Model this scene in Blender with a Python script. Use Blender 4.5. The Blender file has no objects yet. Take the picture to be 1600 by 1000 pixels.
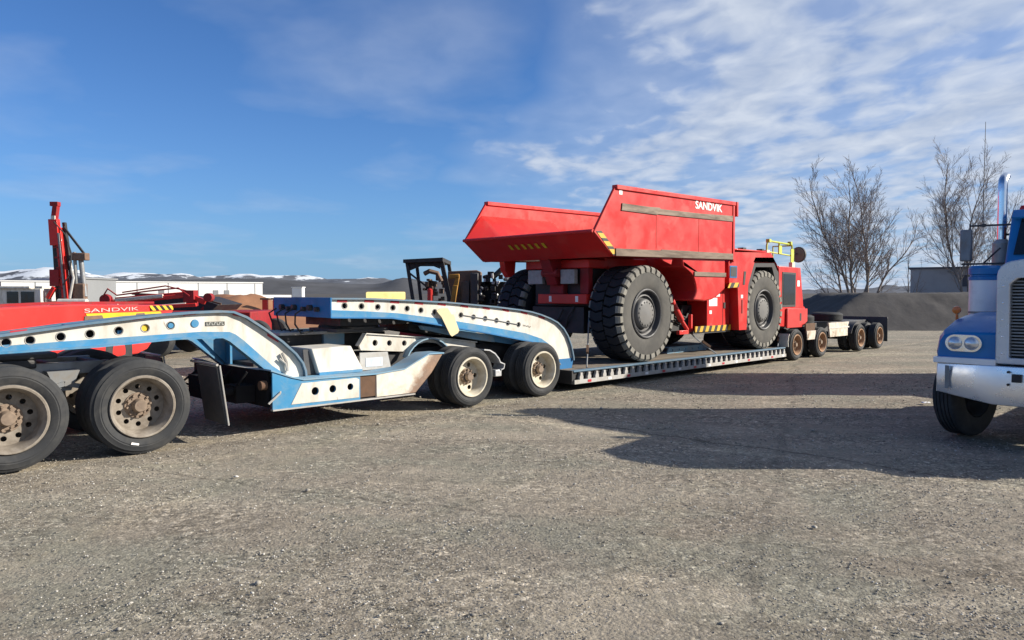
import bpy, bmesh, math, random
import numpy as np
from mathutils import Vector, Matrix, noise
from mathutils.geometry import tessellate_polygon
R = math.radians
rnd = random.Random(7)
sc = bpy.context.scene
COL = sc.collection

# ------------------------------------------------------------------ camera
cam_d = bpy.data.cameras.new('camera')
cam_d.sensor_width = 36.0
cam_d.lens = 36.0 * 1155 / 1600
cam_d.clip_end = 20000
cam_d.clip_start = 0.1
cam = bpy.data.objects.new('camera', cam_d)
COL.objects.link(cam)
cam.location = (0, 0, 1.78)
cam.rotation_euler = (R(90) - math.atan(42 / 1155), 0, 0)
sc.camera = cam

# ------------------------------------------------------------------ sky, sun, exposure
SUN_EL, SUN_AZ = 25.0, 0.0          # azimuth measured from +X towards +Y
world = bpy.data.worlds.new('World'); sc.world = world
world.use_nodes = True
wn, wl = world.node_tree.nodes, world.node_tree.links
wn.clear()


def N(nt, t, **kw):
    n = nt.nodes.new(t)
    for k, v in kw.items():
        if k.startswith('i_'):
            key = k[2:]
            key = int(key) if key.isdigit() else key
            n.inputs[key].default_value = v
        else:
            setattr(n, k, v)
    return n


def math_n(nt, op, a, b=None, clamp=False):
    n = nt.nodes.new('ShaderNodeMath'); n.operation = op; n.use_clamp = clamp
    for i, s in enumerate((a, b)):
        if s is None: continue
        if isinstance(s, (int, float)): n.inputs[i].default_value = s
        else: nt.links.new(s, n.inputs[i])
    return n.outputs[0]


def ramp(nt, src, stops):
    r = nt.nodes.new('ShaderNodeValToRGB')
    nt.links.new(src, r.inputs[0])
    e = r.color_ramp.elements
    while len(e) > 1: e.remove(e[-1])
    for i, (p, c) in enumerate(stops):
        if isinstance(c, (int, float)): c = (c, c, c)
        el = e[0] if i == 0 else e.new(p)
        el.position = p; el.color = (*c[:3], 1)
    return r.outputs[0]


def mixc(nt, f, a, b, mode='MIX'):
    m = nt.nodes.new('ShaderNodeMix'); m.data_type = 'RGBA'; m.blend_type = mode
    for k, s in ((0, f), (6, a), (7, b)):
        if isinstance(s, (int, float)): m.inputs[k].default_value = s
        elif isinstance(s, tuple): m.inputs[k].default_value = (*s[:3], 1)
        else: nt.links.new(s, m.inputs[k])
    return m.outputs[2]


nt = world.node_tree
sky = N(nt, 'ShaderNodeTexSky', sky_type='NISHITA', sun_disc=False, sun_elevation=R(SUN_EL), sun_rotation=R(90 - SUN_AZ),
        altitude=900, air_density=1.0, dust_density=0.6, ozone_density=2.2)
tc = N(nt, 'ShaderNodeTexCoord')
sep = N(nt, 'ShaderNodeSeparateXYZ'); wl.new(tc.outputs['Generated'], sep.inputs[0])
zc = math_n(nt, 'MAXIMUM', sep.outputs[2], 0.0)
den = math_n(nt, 'ADD', zc, 0.10)
px = math_n(nt, 'DIVIDE', sep.outputs[0], den)
py = math_n(nt, 'DIVIDE', sep.outputs[1], den)
comb = N(nt, 'ShaderNodeCombineXYZ'); wl.new(px, comb.inputs[0]); wl.new(py, comb.inputs[1])


def sky_noise(scale, rot, sx, sy, detail, rough, dist=0.0, off=(0, 0, 0)):
    mp = N(nt, 'ShaderNodeMapping'); mp.inputs['Rotation'].default_value = (0, 0, R(rot))
    mp.inputs['Scale'].default_value = (sx, sy, 1); mp.inputs['Location'].default_value = off
    wl.new(comb.outputs[0], mp.inputs[0])
    n = N(nt, 'ShaderNodeTexNoise', i_Scale=scale, i_Detail=detail, i_Roughness=rough, i_Distortion=dist)
    wl.new(mp.outputs[0], n.inputs['Vector'])
    return n.outputs[0]


band = sky_noise(1.25, 38, 1.9, 0.95, 3, 0.5, 0.35, (3.1, 0.4, 0))
fine = sky_noise(4.2, 30, 1.5, 1.1, 4, 0.5, 0.3, (1.2, 5.0, 0))
big = sky_noise(0.42, 10, 1, 1, 3, 0.5, 0, (4.0, 2.0, 0))
azx = sep.outputs[0]
# cloud deck to the right of the view thins out to clear sky on the left
edge = math_n(nt, 'ADD', azx, math_n(nt, 'MULTIPLY', math_n(nt, 'SUBTRACT', big, 0.5), 0.9))
cover = ramp(nt, edge, [(0.0, 0.0), (0.03, 0.22), (0.10, 0.52), (0.24, 0.74), (0.45, 0.86), (1.0, 0.9)])
tex = math_n(nt, 'ADD', math_n(nt, 'MULTIPLY', band, 0.95), math_n(nt, 'MULTIPLY', fine, 0.55))
dens = math_n(nt, 'ADD', math_n(nt, 'SUBTRACT', tex, 0.81), math_n(nt, 'MULTIPLY', cover, 0.50))
alpha = ramp(nt, dens, [(0.06, 0.0), (0.15, 0.26), (0.34, 0.80), (0.50, 0.95)])
ccol = ramp(nt, fine, [(0.30, (4.6, 5.5, 7.2)), (0.66, (7.0, 7.7, 8.9))])
thin = sky_noise(0.9, 15, 1.0, 1.0, 5, 0.5, 0.3, (2.6, 1.3, 0))
veil = ramp(nt, thin, [(0.50, 0.0), (0.66, 0.22), (0.8, 0.30)])
deck = ramp(nt, edge, [(0.0, 0.0), (0.06, 0.20), (0.22, 0.44), (1.0, 0.52)])
alpha = math_n(nt, 'MULTIPLY', alpha, ramp(nt, edge, [(0.0, 0.0), (0.10, 1.0)]))
alpha = math_n(nt, 'MAXIMUM', alpha, math_n(nt, 'MAXIMUM', veil, deck))
hz = math_n(nt, 'POWER', math_n(nt, 'SUBTRACT', 1.0, zc, True), 9.0)
skyc = mixc(nt, 1.0, sky.outputs[0], (0.60, 0.98, 1.50), 'MULTIPLY')
skyc = mixc(nt, math_n(nt, 'MULTIPLY', hz, 0.8), skyc, (2.6, 4.7, 7.6))
final = mixc(nt, alpha, skyc, ccol)
bg = N(nt, 'ShaderNodeBackground', i_Strength=0.056)
wl.new(final, bg.inputs[0])
wo = N(nt, 'ShaderNodeOutputWorld'); wl.new(bg.outputs[0], wo.inputs[0])

sun_d = bpy.data.lights.new('sun', 'SUN'); sun_d.energy = 5.0; sun_d.angle = R(0.5); sun_d.color = (1.0, 0.92, 0.80)
sun = bpy.data.objects.new('sun', sun_d); COL.objects.link(sun)
sv = Vector((math.cos(R(SUN_EL)) * math.cos(R(SUN_AZ)), math.cos(R(SUN_EL)) * math.sin(R(SUN_AZ)), math.sin(R(SUN_EL))))
sun.rotation_euler = sv.to_track_quat('Z', 'Y').to_euler()
sun.location = (30, 0, 30)

sc.view_settings.view_transform = 'Standard'
sc.view_settings.look = 'None'
sc.view_settings.exposure = 0.74
sc.view_settings.gamma = 1.0
sc.view_settings.use_curve_mapping = False
sc.render.engine = 'CYCLES'
sc.cycles.use_denoising = True
sc.cycles.max_bounces = 6
sc.render.film_transparent = False


# ------------------------------------------------------------------ materials
def mat(name, col, rough=0.5, metal=0.0, dirt=0.0, dirt_col=(0.16, 0.125, 0.09), dscale=3.0, vary=0.10, bump=0.0, bscale=60.0,
        rust=0.0, rscale=5.0, coat=0.0, spec=0.5, stretch=(1, 1, 1)):
    m = bpy.data.materials.new(name); m.use_nodes = True
    t = m.node_tree; b = t.nodes['Principled BSDF']
    tc = N(t, 'ShaderNodeTexCoord'); oi = N(t, 'ShaderNodeObjectInfo')
    add = N(t, 'ShaderNodeVectorMath', operation='ADD')
    t.links.new(tc.outputs['Object'], add.inputs[0])
    sc_ = N(t, 'ShaderNodeMath', operation='MULTIPLY'); sc_.inputs[1].default_value = 7.0
    t.links.new(oi.outputs['Random'], sc_.inputs[0]); t.links.new(sc_.outputs[0], add.inputs[1])
    mp = N(t, 'ShaderNodeMapping'); mp.inputs['Scale'].default_value = stretch
    t.links.new(add.outputs[0], mp.inputs[0])
    vec = mp.outputs[0]

    def nz(s, d=4, r=0.55, dist=0.0):
        n = N(t, 'ShaderNodeTexNoise', i_Scale=s, i_Detail=d, i_Roughness=r, i_Distortion=dist)
        t.links.new(vec, n.inputs['Vector']); return n.outputs[0]
    lo = tuple(c * (1 - vary) for c in col); hi = tuple(min(1, c * (1 + vary)) for c in col)
    c = ramp(t, nz(dscale * 0.6), [(0.3, lo), (0.7, hi)])
    rr = ramp(t, nz(dscale * 2), [(0.3, max(0.02, rough - 0.08)), (0.7, min(1, rough + 0.10))])
    if dirt > 0:
        f = ramp(t, nz(dscale, 8, 0.66, 0.4), [(0.62 - 0.34 * dirt, 0.0), (0.80 - 0.2 * dirt, min(1, 0.35 + dirt * 0.6))])
        c = mixc(t, f, c, dirt_col)
        rr = mixc(t, f, rr, (0.9, 0.9, 0.9))
    if rust > 0:
        f = ramp(t, nz(rscale, 10, 0.72, 0.6), [(0.70 - 0.25 * rust, 0.0), (0.76 - 0.22 * rust, 1.0)])
        c = mixc(t, f, c, (0.13, 0.055, 0.025))
        rr = mixc(t, f, rr, (0.9, 0.9, 0.9))
    t.links.new(c, b.inputs['Base Color']); t.links.new(rr, b.inputs['Roughness'])
    b.inputs['Metallic'].default_value = metal
    b.inputs['Specular IOR Level'].default_value = spec
    if coat: b.inputs['Coat Weight'].default_value = coat; b.inputs['Coat Roughness'].default_value = 0.08
    if bump > 0:
        bn = N(t, 'ShaderNodeBump', i_Strength=bump, i_Distance=0.02)
        t.links.new(nz(bscale, 6, 0.6), bn.inputs['Height']); t.links.new(bn.outputs[0], b.inputs['Normal'])
    return m


def hazard(name, dx, dz, freq, c1=(0.62, 0.36, 0.02), c2=(0.012, 0.011, 0.010), duty=0.5):
    m = mat(name, c1, 0.5)
    t = m.node_tree; b = t.nodes['Principled BSDF']
    tc = N(t, 'ShaderNodeTexCoord'); s = N(t, 'ShaderNodeSeparateXYZ'); t.links.new(tc.outputs['Object'], s.inputs[0])
    v = math_n(t, 'ADD', math_n(t, 'MULTIPLY', s.outputs[0], dx * freq), math_n(t, 'MULTIPLY', s.outputs[2], dz * freq))
    v = math_n(t, 'ADD', v, math_n(t, 'MULTIPLY', s.outputs[1], dx * freq * 0.9 if dx == 0 else 0.0))
    f = math_n(t, 'GREATER_THAN', math_n(t, 'FRACT', v), duty)
    src = b.inputs['Base Color'].links[0].from_socket
    t.links.new(mixc(t, f, src, c2), b.inputs['Base Color'])
    return m


M = {}
M['red'] = mat('red_paint', (0.54, 0.021, 0.017), 0.38, dirt=0.36, dirt_col=(0.40, 0.075, 0.055), dscale=1.6, coat=0.06, spec=0.35, bump=0.10, bscale=2.2)
M['red_dark'] = mat('dull_red_paint', (0.26, 0.014, 0.018), 0.6, spec=0.3, dirt=0.45, dirt_col=(0.10, 0.05, 0.04), dscale=2.5)
M['red_bright'] = mat('bright_red_paint', (0.58, 0.03, 0.024), 0.4, dirt=0.15, dirt_col=(0.35, 0.12, 0.08), dscale=1.2, coat=0.2)
M['white'] = mat('white_trailer_paint', (0.60, 0.585, 0.535), 0.5, dirt=0.62, dirt_col=(0.38, 0.34, 0.27), dscale=3.4, stretch=(1.5, 1.5, 0.55), rust=0.2, rscale=7, bump=0.05, bscale=9)
M['white_old'] = mat('worn_white_paint', (0.66, 0.61, 0.52), 0.55, dirt=0.75, dirt_col=(0.30, 0.22, 0.14), dscale=4, rust=0.42, rscale=3.2, bump=0.12, bscale=12)
M['white_clean'] = mat('white_truck_paint', (0.78, 0.79, 0.80), 0.3, dirt=0.2, dirt_col=(0.5, 0.48, 0.44), dscale=3, coat=0.4)
M['blue'] = mat('blue_trailer_paint', (0.040, 0.205, 0.385), 0.5, spec=0.3, dirt=0.6, dirt_col=(0.20, 0.27, 0.31), dscale=4, rust=0.1, rscale=8, bump=0.05, bscale=9)
M['blue_pale'] = mat('faded_blue_paint', (0.15, 0.30, 0.43), 0.6, spec=0.3, dirt=0.65, dirt_col=(0.28, 0.30, 0.30), dscale=5, rust=0.15, rscale=7)
M['blue_deep'] = mat('deep_blue_paint', (0.028, 0.15, 0.34), 0.6, spec=0.2, dirt=0.3, dirt_col=(0.08, 0.11, 0.14), dscale=3)
M['blue_truck'] = mat('blue_truck_paint', (0.010, 0.165, 0.42), 0.34, dirt=0.15, dirt_col=(0.10, 0.20, 0.34), dscale=3, coat=0.12, spec=0.35)
M['flange'] = mat('blue_grey_flange_paint', (0.07, 0.145, 0.22), 0.6, 0.0, dirt=0.55, dirt_col=(0.20, 0.22, 0.23), dscale=5, rust=0.2, rscale=7)
M['steel'] = mat('dull_steel', (0.20, 0.22, 0.24), 0.5, 0.3, dirt=0.5, dirt_col=(0.22, 0.19, 0.15), dscale=6, rust=0.2)
M['steel_pale'] = mat('worn_pale_steel', (0.38, 0.38, 0.37), 0.55, 0.2, dirt=0.6, dirt_col=(0.30, 0.26, 0.21), dscale=5, rust=0.15)
M['chrome'] = mat('chrome', (0.80, 0.82, 0.85), 0.16, 1.0, dirt=0.10, dscale=5, vary=0.03)
M['bumper'] = mat('dented_chrome', (0.80, 0.82, 0.85), 0.26, 0.75, dirt=0.12, dirt_col=(0.62, 0.60, 0.56), dscale=2, vary=0.04, bump=0.12, bscale=2.5)
M['shell'] = mat('pale_grey_shell_paint', (0.55, 0.57, 0.60), 0.3, 0.3, dirt=0.2, dirt_col=(0.42, 0.42, 0.41), dscale=3)
M['black'] = mat('black_greasy_metal', (0.020, 0.020, 0.022), 0.6, dirt=0.45, dirt_col=(0.06, 0.052, 0.045), dscale=5)
M['matt_black'] = mat('matt_black_metal', (0.014, 0.014, 0.016), 0.9, dirt=0.3, dirt_col=(0.03, 0.028, 0.026), spec=0.1)  # near-black and matt, holds the gear under the neck dark against red bounce
M['charcoal'] = mat('charcoal_metal', (0.045, 0.047, 0.052), 0.55, dirt=0.5, dirt_col=(0.10, 0.09, 0.08), dscale=4)
M['rubber'] = mat('dusty_black_rubber', (0.030, 0.032, 0.035), 0.75, dirt=0.5, dirt_col=(0.068, 0.067, 0.064), dscale=5, bump=0.08, bscale=30, spec=0.3)
M['rubber_flap'] = mat('grey_rubber_flap', (0.05, 0.052, 0.054), 0.8, dirt=0.4, dirt_col=(0.09, 0.085, 0.08), dscale=4)
M['rubber_big'] = mat('mine_tyre_rubber', (0.022, 0.024, 0.030), 0.8, dirt=0.3, dirt_col=(0.05, 0.047, 0.045), dscale=2.5, bump=0.1, bscale=18, spec=0.25)
M['rubber_dust'] = mat('dust_covered_tyre_sidewall', (0.085, 0.083, 0.078), 0.9, dirt=0.6, dirt_col=(0.14, 0.133, 0.118), dscale=2.2, bump=0.08, bscale=20, spec=0.2)
M['lug_dust'] = mat('dusty_shoulder_lugs', (0.25, 0.24, 0.21), 0.9, dirt=0.6, dirt_col=(0.12, 0.115, 0.105), dscale=4, spec=0.2)
M['hub_grey'] = mat('dusty_grey_hub', (0.12, 0.12, 0.118), 0.6, dirt=0.5, dirt_col=(0.17, 0.16, 0.145), dscale=4)
M['rim_cream'] = mat('cream_steel_rim', (0.56, 0.52, 0.42), 0.6, dirt=0.6, dirt_col=(0.36, 0.30, 0.21), dscale=7, rust=0.18, rscale=9)
M['rim_grey'] = mat('muddy_grey_rim', (0.27, 0.24, 0.20), 0.65, dirt=0.8, dirt_col=(0.13, 0.105, 0.08), dscale=7, rust=0.15, rscale=9)
M['rim_lip'] = mat('pale_rim_lip', (0.50, 0.47, 0.42), 0.5, dirt=0.5, dirt_col=(0.25, 0.21, 0.17), dscale=9)
M['rim_rust'] = mat('rusty_rim', (0.32, 0.17, 0.085), 0.7, dirt=0.6, dirt_col=(0.36, 0.28, 0.20), dscale=6, rust=0.35, rscale=8)
M['hub'] = mat('rusty_hub', (0.22, 0.165, 0.12), 0.75, dirt=0.6, dirt_col=(0.12, 0.09, 0.07), dscale=14, rust=0.3, rscale=14)
M['rust'] = mat('brown_rust', (0.12, 0.065, 0.038), 0.9, dirt=0.5, dirt_col=(0.07, 0.045, 0.03), dscale=7, bump=0.1)
M['wear'] = mat('bare_scraped_steel_band', (0.17, 0.125, 0.09), 0.6, 0.2, dirt=0.6, dirt_col=(0.06, 0.045, 0.036), dscale=4, rust=0.25, rscale=5, stretch=(0.35, 1, 2.5))
M['tape_red'] = mat('red_reflective_tape', (0.42, 0.02, 0.035), 0.4)
M['tape_white'] = mat('white_reflective_tape', (0.75, 0.75, 0.75), 0.4)
M['letter_faint'] = mat('faded_lettering', (0.72, 0.42, 0.40), 0.5, dirt=0.5, dirt_col=(0.6, 0.14, 0.12), dscale=12)
M['letter_white'] = mat('white_lettering', (0.80, 0.78, 0.75), 0.5, dirt=0.25, dirt_col=(0.6, 0.3, 0.28), dscale=9)
M['plate_dark'] = mat('dark_name_plate', (0.05, 0.055, 0.05), 0.5, dirt=0.4, dscale=20)
M['glyph'] = mat('worn_plate_lettering', (0.45, 0.45, 0.42), 0.5)
M['sticker'] = mat('smudged_white_sticker', (0.55, 0.58, 0.62), 0.5, dirt=0.6, dirt_col=(0.30, 0.36, 0.45), dscale=9)
M['glass'] = mat('dark_tinted_glass', (0.012, 0.016, 0.018), 0.06, vary=0.02, spec=0.7)
M['lens'] = mat('clear_lamp_lens', (0.62, 0.64, 0.66), 0.12, 0.6, vary=0.05)
M['lamp_grey'] = mat('grey_tail_lamp', (0.30, 0.31, 0.30), 0.4, dirt=0.5, dirt_col=(0.2, 0.19, 0.17), dscale=14)
M['orange'] = mat('amber_lens', (0.60, 0.14, 0.02), 0.25)
M['red_lens'] = mat('red_lens', (0.5, 0.02, 0.02), 0.25)
M['yellow'] = mat('yellow_paint', (0.62, 0.42, 0.02), 0.5, dirt=0.25, dirt_col=(0.35, 0.24, 0.05), dscale=4)
M['lime'] = mat('lime_yellow_rail_paint', (0.44, 0.50, 0.05), 0.5, dirt=0.3, dirt_col=(0.55, 0.52, 0.35), dscale=6)
M['cream_rail'] = mat('pale_rail_paint', (0.66, 0.64, 0.46), 0.5)
M['foam'] = mat('pale_yellow_foam', (0.66, 0.52, 0.20), 0.9, dirt=0.3, dirt_col=(0.5, 0.36, 0.12), dscale=9, bump=0.2, bscale=30)
M['card'] = mat('buff_cardboard', (0.62, 0.53, 0.33), 0.9, dirt=0.2, dirt_col=(0.5, 0.42, 0.26), dscale=7)
M['plank'] = mat('grey_deck_timber', (0.20, 0.165, 0.125), 0.9, dirt=0.6, dirt_col=(0.10, 0.085, 0.07), dscale=3, stretch=(0.2, 1.5, 1), bump=0.15)
M['engine'] = mat('oily_brown_metal', (0.17, 0.105, 0.07), 0.6, dirt=0.5, dirt_col=(0.07, 0.055, 0.045), dscale=6, rust=0.3)
M['amber_paint'] = mat('old_amber_paint', (0.42, 0.20, 0.02), 0.6, dirt=0.55, dirt_col=(0.10, 0.06, 0.03), dscale=4)
M['alloy'] = mat('bright_alloy', (0.55, 0.56, 0.57), 0.35, 0.5, dirt=0.4, dirt_col=(0.1, 0.1, 0.1), dscale=8)
M['bark'] = mat('grey_brown_bark', (0.20, 0.17, 0.15), 0.95, vary=0.3, dscale=4)
M['twig'] = mat('bare_twigs', (0.27, 0.225, 0.20), 0.95, vary=0.3, dscale=0.6)
M['ware_white'] = mat('pale_cladding', (0.74, 0.74, 0.72), 0.6, dirt=0.25, dirt_col=(0.62, 0.62, 0.60), dscale=0.15, stretch=(1, 1, 0.2))
M['ware_grey'] = mat('grey_cladding', (0.20, 0.21, 0.22), 0.7, dirt=0.3, dirt_col=(0.16, 0.165, 0.17), dscale=0.3)
M['roof_dark'] = mat('slate_blue_roof', (0.075, 0.082, 0.11), 0.6)
M['block'] = mat('grey_block_wall', (0.36, 0.36, 0.37), 0.9, dirt=0.4, dirt_col=(0.26, 0.26, 0.265), dscale=0.8)
M['haz_diag'] = hazard('yellow_black_diagonal', 1.0, -0.8, 3.0)
M['haz_diag2'] = hazard('yellow_black_fine_diagonal', 1.0, -0.5, 4.0)
M['haz_vert'] = hazard('yellow_black_blocks', 0.0, 1.0, 7.0, duty=0.62)


def stained():
    m = mat('white_paint_with_rust_stain', (0.64, 0.60, 0.52), 0.55, dirt=0.6, dirt_col=(0.36, 0.27, 0.18), dscale=4, rust=0.34, rscale=3.2, bump=0.12, bscale=12)
    t = m.node_tree; b = t.nodes['Principled BSDF']
    tc = N(t, 'ShaderNodeTexCoord'); s = N(t, 'ShaderNodeSeparateXYZ'); t.links.new(tc.outputs['Object'], s.inputs[0])
    n = N(t, 'ShaderNodeTexNoise', i_Scale=5.0, i_Detail=8, i_Roughness=0.68); t.links.new(tc.outputs['Object'], n.inputs['Vector'])
    d = math_n(t, 'SUBTRACT', s.outputs[0], math_n(t, 'MULTIPLY', math_n(t, 'SUBTRACT', s.outputs[2], 0.36), 0.85))
    v = math_n(t, 'ADD', d, math_n(t, 'MULTIPLY', math_n(t, 'SUBTRACT', n.outputs[0], 0.5), 0.45))
    f = ramp(t, v, [(0.20, 0.0), (0.33, 0.9)])
    src = b.inputs['Base Color'].links[0].from_socket
    t.links.new(mixc(t, f, src, ramp(t, n.outputs[0], [(0.35, (0.10, 0.05, 0.03)), (0.65, (0.24, 0.13, 0.07))])), b.inputs['Base Color'])
    return m


# wheel tracks: a point on each, its bearing, half width, tint, strength
TRACKS = [(-3.0, 9.45, 44.4, 0.30, (1.22, 1.20, 1.15), 0.9), (-3.4, 8.6, 44.4, 0.22, (0.80, 0.80, 0.80), 0.6), (0.5, 11.6, 44.4, 0.28, (1.15, 1.14, 1.10), 0.7),
          (3.75, 7.35, -40.0, 0.30, (1.28, 1.26, 1.22), 0.95), (3.98, 7.50, -41.5, 0.07, (0.50, 0.50, 0.50), 0.9), (2.0, 5.7, 68.0, 0.13, (0.74, 0.74, 0.75), 0.7),
          (1.3, 5.9, 66.0, 0.25, (1.14, 1.13, 1.10), 0.7), (2.4, 4.95, -22.0, 0.06, (0.62, 0.62, 0.62), 0.7), (-3.2, 5.2, 75.0, 0.30, (1.12, 1.10, 1.06), 0.6), (-1.2, 5.0, 58.0, 0.22, (0.86, 0.87, 0.85), 0.6),
          (5.5, 15.4, 30.0, 0.5, (1.12, 1.11, 1.08), 0.7), (9.0, 21.0, 12.0, 0.8, (1.12, 1.12, 1.06), 0.7), (8.0, 24.5, 8.0, 0.7, (0.86, 0.87, 0.85), 0.7)]


def ground_mat():
    m = bpy.data.materials.new('gravel_ground'); m.use_nodes = True
    t = m.node_tree; b = t.nodes['Principled BSDF']
    tc = N(t, 'ShaderNodeTexCoord')

    def nz(scale, d=4, r=0.55, dist=0.0, rot=0, st=(1, 1, 1), loc=(0, 0, 0)):
        mp = N(t, 'ShaderNodeMapping'); mp.inputs['Rotation'].default_value = (0, 0, R(rot)); mp.inputs['Scale'].default_value = st
        mp.inputs['Location'].default_value = loc
        t.links.new(tc.outputs['Object'], mp.inputs[0])
        n = N(t, 'ShaderNodeTexNoise', i_Scale=scale, i_Detail=d, i_Roughness=r, i_Distortion=dist)
        t.links.new(mp.outputs[0], n.inputs['Vector']); return n.outputs[0]
    base = ramp(t, nz(0.35, 6, 0.6, 0.3), [(0.30, (0.255, 0.218, 0.178)), (0.5, (0.315, 0.275, 0.228)), (0.72, (0.375, 0.335, 0.28))])
    # wheel tracks: compacted pale bands running along the trucks, and across
    tr = ramp(t, nz(0.9, 5, 0.55, 0.5, -44.4, (0.12, 1.3, 1)), [(0.44, 0.0), (0.60, 0.75)])
    base = mixc(t, tr, base, (0.41, 0.362, 0.30))
    tr2 = ramp(t, nz(1.1, 5, 0.55, 0.4, 8, (0.12, 1.2, 1), (3, 7, 0)), [(0.46, 0.0), (0.62, 0.55)])
    base = mixc(t, tr2, base, (0.25, 0.222, 0.188))
    # damp grey-green patches of fine stone
    gp = ramp(t, nz(0.55, 6, 0.65, 0.2, 20, (1, 1.6, 1), (11, 2, 0)), [(0.46, 0.0), (0.62, 0.8)])
    base = mixc(t, gp, base, (0.266, 0.256, 0.214))
    vo = N(t, 'ShaderNodeTexVoronoi', i_Scale=44.0); t.links.new(tc.outputs['Object'], vo.inputs['Vector'])
    hs = N(t, 'ShaderNodeSeparateColor'); t.links.new(vo.outputs['Color'], hs.inputs[0])
    st = ramp(t, hs.outputs[0], [(0.0, 0.55), (0.5, 0.93), (0.85, 1.14), (1.0, 1.9)])
    vo2 = N(t, 'ShaderNodeTexVoronoi', i_Scale=17.0); t.links.new(tc.outputs['Object'], vo2.inputs['Vector'])
    hs2 = N(t, 'ShaderNodeSeparateColor'); t.links.new(vo2.outputs['Color'], hs2.inputs[0])
    st2 = ramp(t, hs2.outputs[0], [(0.0, 0.62), (0.3, 0.95), (0.8, 1.05), (1.0, 1.5)])
    pat = ramp(t, nz(0.8, 5, 0.6, 0.2, 0, (1, 1, 1), (5, 5, 0)), [(0.38, 0.25), (0.62, 1.0)])
    mul = mixc(t, 1.0, st, st2, 'MULTIPLY')
    stoned = mixc(t, 1.0, base, mul, 'MULTIPLY')
    c = mixc(t, pat, base, stoned)
    gr = ramp(t, nz(30, 5, 0.7), [(0.3, 0.78), (0.7, 1.2)])
    c = mixc(t, 1.0, c, gr, 'MULTIPLY')
    sp = N(t, 'ShaderNodeSeparateXYZ'); t.links.new(tc.outputs['Object'], sp.inputs[0])
    wob = math_n(t, 'MULTIPLY', math_n(t, 'SUBTRACT', nz(0.7, 4, 0.6), 0.5), 0.7)
    edge_n = nz(5.0, 5, 0.65)
    rut_h = None
    for (x0, y0, ang, wd, colr, amt) in TRACKS:
        sa, ca = math.sin(R(ang)), math.cos(R(ang))
        d = math_n(t, 'SUBTRACT', math_n(t, 'MULTIPLY', sp.outputs[0], sa), math_n(t, 'MULTIPLY', sp.outputs[1], ca))
        d = math_n(t, 'ABSOLUTE', math_n(t, 'ADD', math_n(t, 'SUBTRACT', d, x0 * sa - y0 * ca), wob))
        d = math_n(t, 'ADD', math_n(t, 'DIVIDE', d, wd), math_n(t, 'MULTIPLY', edge_n, 0.8))
        f = ramp(t, d, [(0.55, amt), (1.25, 0.0)])
        c = mixc(t, f, c, mixc(t, 1.0, c, colr, 'MULTIPLY'))
    c = mixc(t, 1.0, c, (0.845, 0.845, 0.80), 'MULTIPLY')
    t.links.new(c, b.inputs['Base Color'])
    b.inputs['Roughness'].default_value = 0.95; b.inputs['Specular IOR Level'].default_value = 0.2
    hgt = math_n(t, 'ADD', math_n(t, 'MULTIPLY', vo.outputs['Distance'], -0.35), math_n(t, 'MULTIPLY', nz(38, 6, 0.7), 0.7))
    hgt = math_n(t, 'ADD', hgt, math_n(t, 'MULTIPLY', nz(6, 5, 0.6), 1.6))
    bn = N(t, 'ShaderNodeBump', i_Strength=0.55, i_Distance=0.03)
    t.links.new(hgt, bn.inputs['Height']); t.links.new(bn.outputs[0], b.inputs['Normal'])
    return m


def stone_mat():
    m = bpy.data.materials.new('gravel_stones'); m.use_nodes = True
    t = m.node_tree; b = t.nodes['Principled BSDF']
    a = N(t, 'ShaderNodeAttribute', attribute_name='tone')
    c = ramp(t, a.outputs['Fac'], [(0.0, (0.13, 0.12, 0.105)), (0.4, (0.27, 0.248, 0.212)), (0.8, (0.36, 0.34, 0.295)), (1.0, (0.56, 0.54, 0.50))])
    t.links.new(c, b.inputs['Base Color']); b.inputs['Roughness'].default_value = 0.9
    return m


def hill_mat(name, rock, snow, cover, line):
    m = bpy.data.materials.new(name); m.use_nodes = True
    t = m.node_tree; b = t.nodes['Principled BSDF']
    tc = N(t, 'ShaderNodeTexCoord')
    mp = N(t, 'ShaderNodeMapping'); mp.inputs['Scale'].default_value = (0.012, 0.012, 0.03)
    t.links.new(tc.outputs['Object'], mp.inputs[0])
    n = N(t, 'ShaderNodeTexNoise', i_Scale=1.0, i_Detail=8, i_Roughness=0.62); t.links.new(mp.outputs[0], n.inputs['Vector'])
    s = N(t, 'ShaderNodeSeparateXYZ'); t.links.new(tc.outputs['Object'], s.inputs[0])
    h = math_n(t, 'ADD', n.outputs[0], math_n(t, 'MULTIPLY', math_n(t, 'SUBTRACT', s.outputs[2], line), 0.006))
    f = ramp(t, h, [(0.58 - cover, 0.0), (0.64 - cover, 1.0)])
    c = mixc(t, f, ramp(t, n.outputs[0], [(0.3, tuple(x * 0.75 for x in rock)), (0.7, tuple(x * 1.25 for x in rock))]), snow)
    t.links.new(c, b.inputs['Base Color']); b.inputs['Roughness'].default_value = 1.0
    b.inputs['Specular IOR Level'].default_value = 0.1
    return m


def mound_mat(name, a, bcol, scale=0.6):
    m = mat(name, a, 0.95, dirt=0.6, dirt_col=bcol, dscale=scale, bump=0.9, bscale=4.0, vary=0.2, spec=0.2)
    return m


M['white_stained'] = stained(); M['ground'] = ground_mat(); M['stones'] = stone_mat()
M['berm'] = mound_mat('dark_gravel_heap', (0.070, 0.067, 0.066), (0.052, 0.050, 0.051), 1.5)
M['dirt'] = mound_mat('red_brown_dirt', (0.27, 0.135, 0.075), (0.20, 0.105, 0.06))
M['hill_far'] = hill_mat('snowy_hill', (0.115, 0.125, 0.145), (0.62, 0.66, 0.70), 0.0, 55)
M['hill_near'] = hill_mat('grey_scrub_hill', (0.085, 0.088, 0.095), (0.5, 0.52, 0.55), -0.16, 60)


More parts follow.
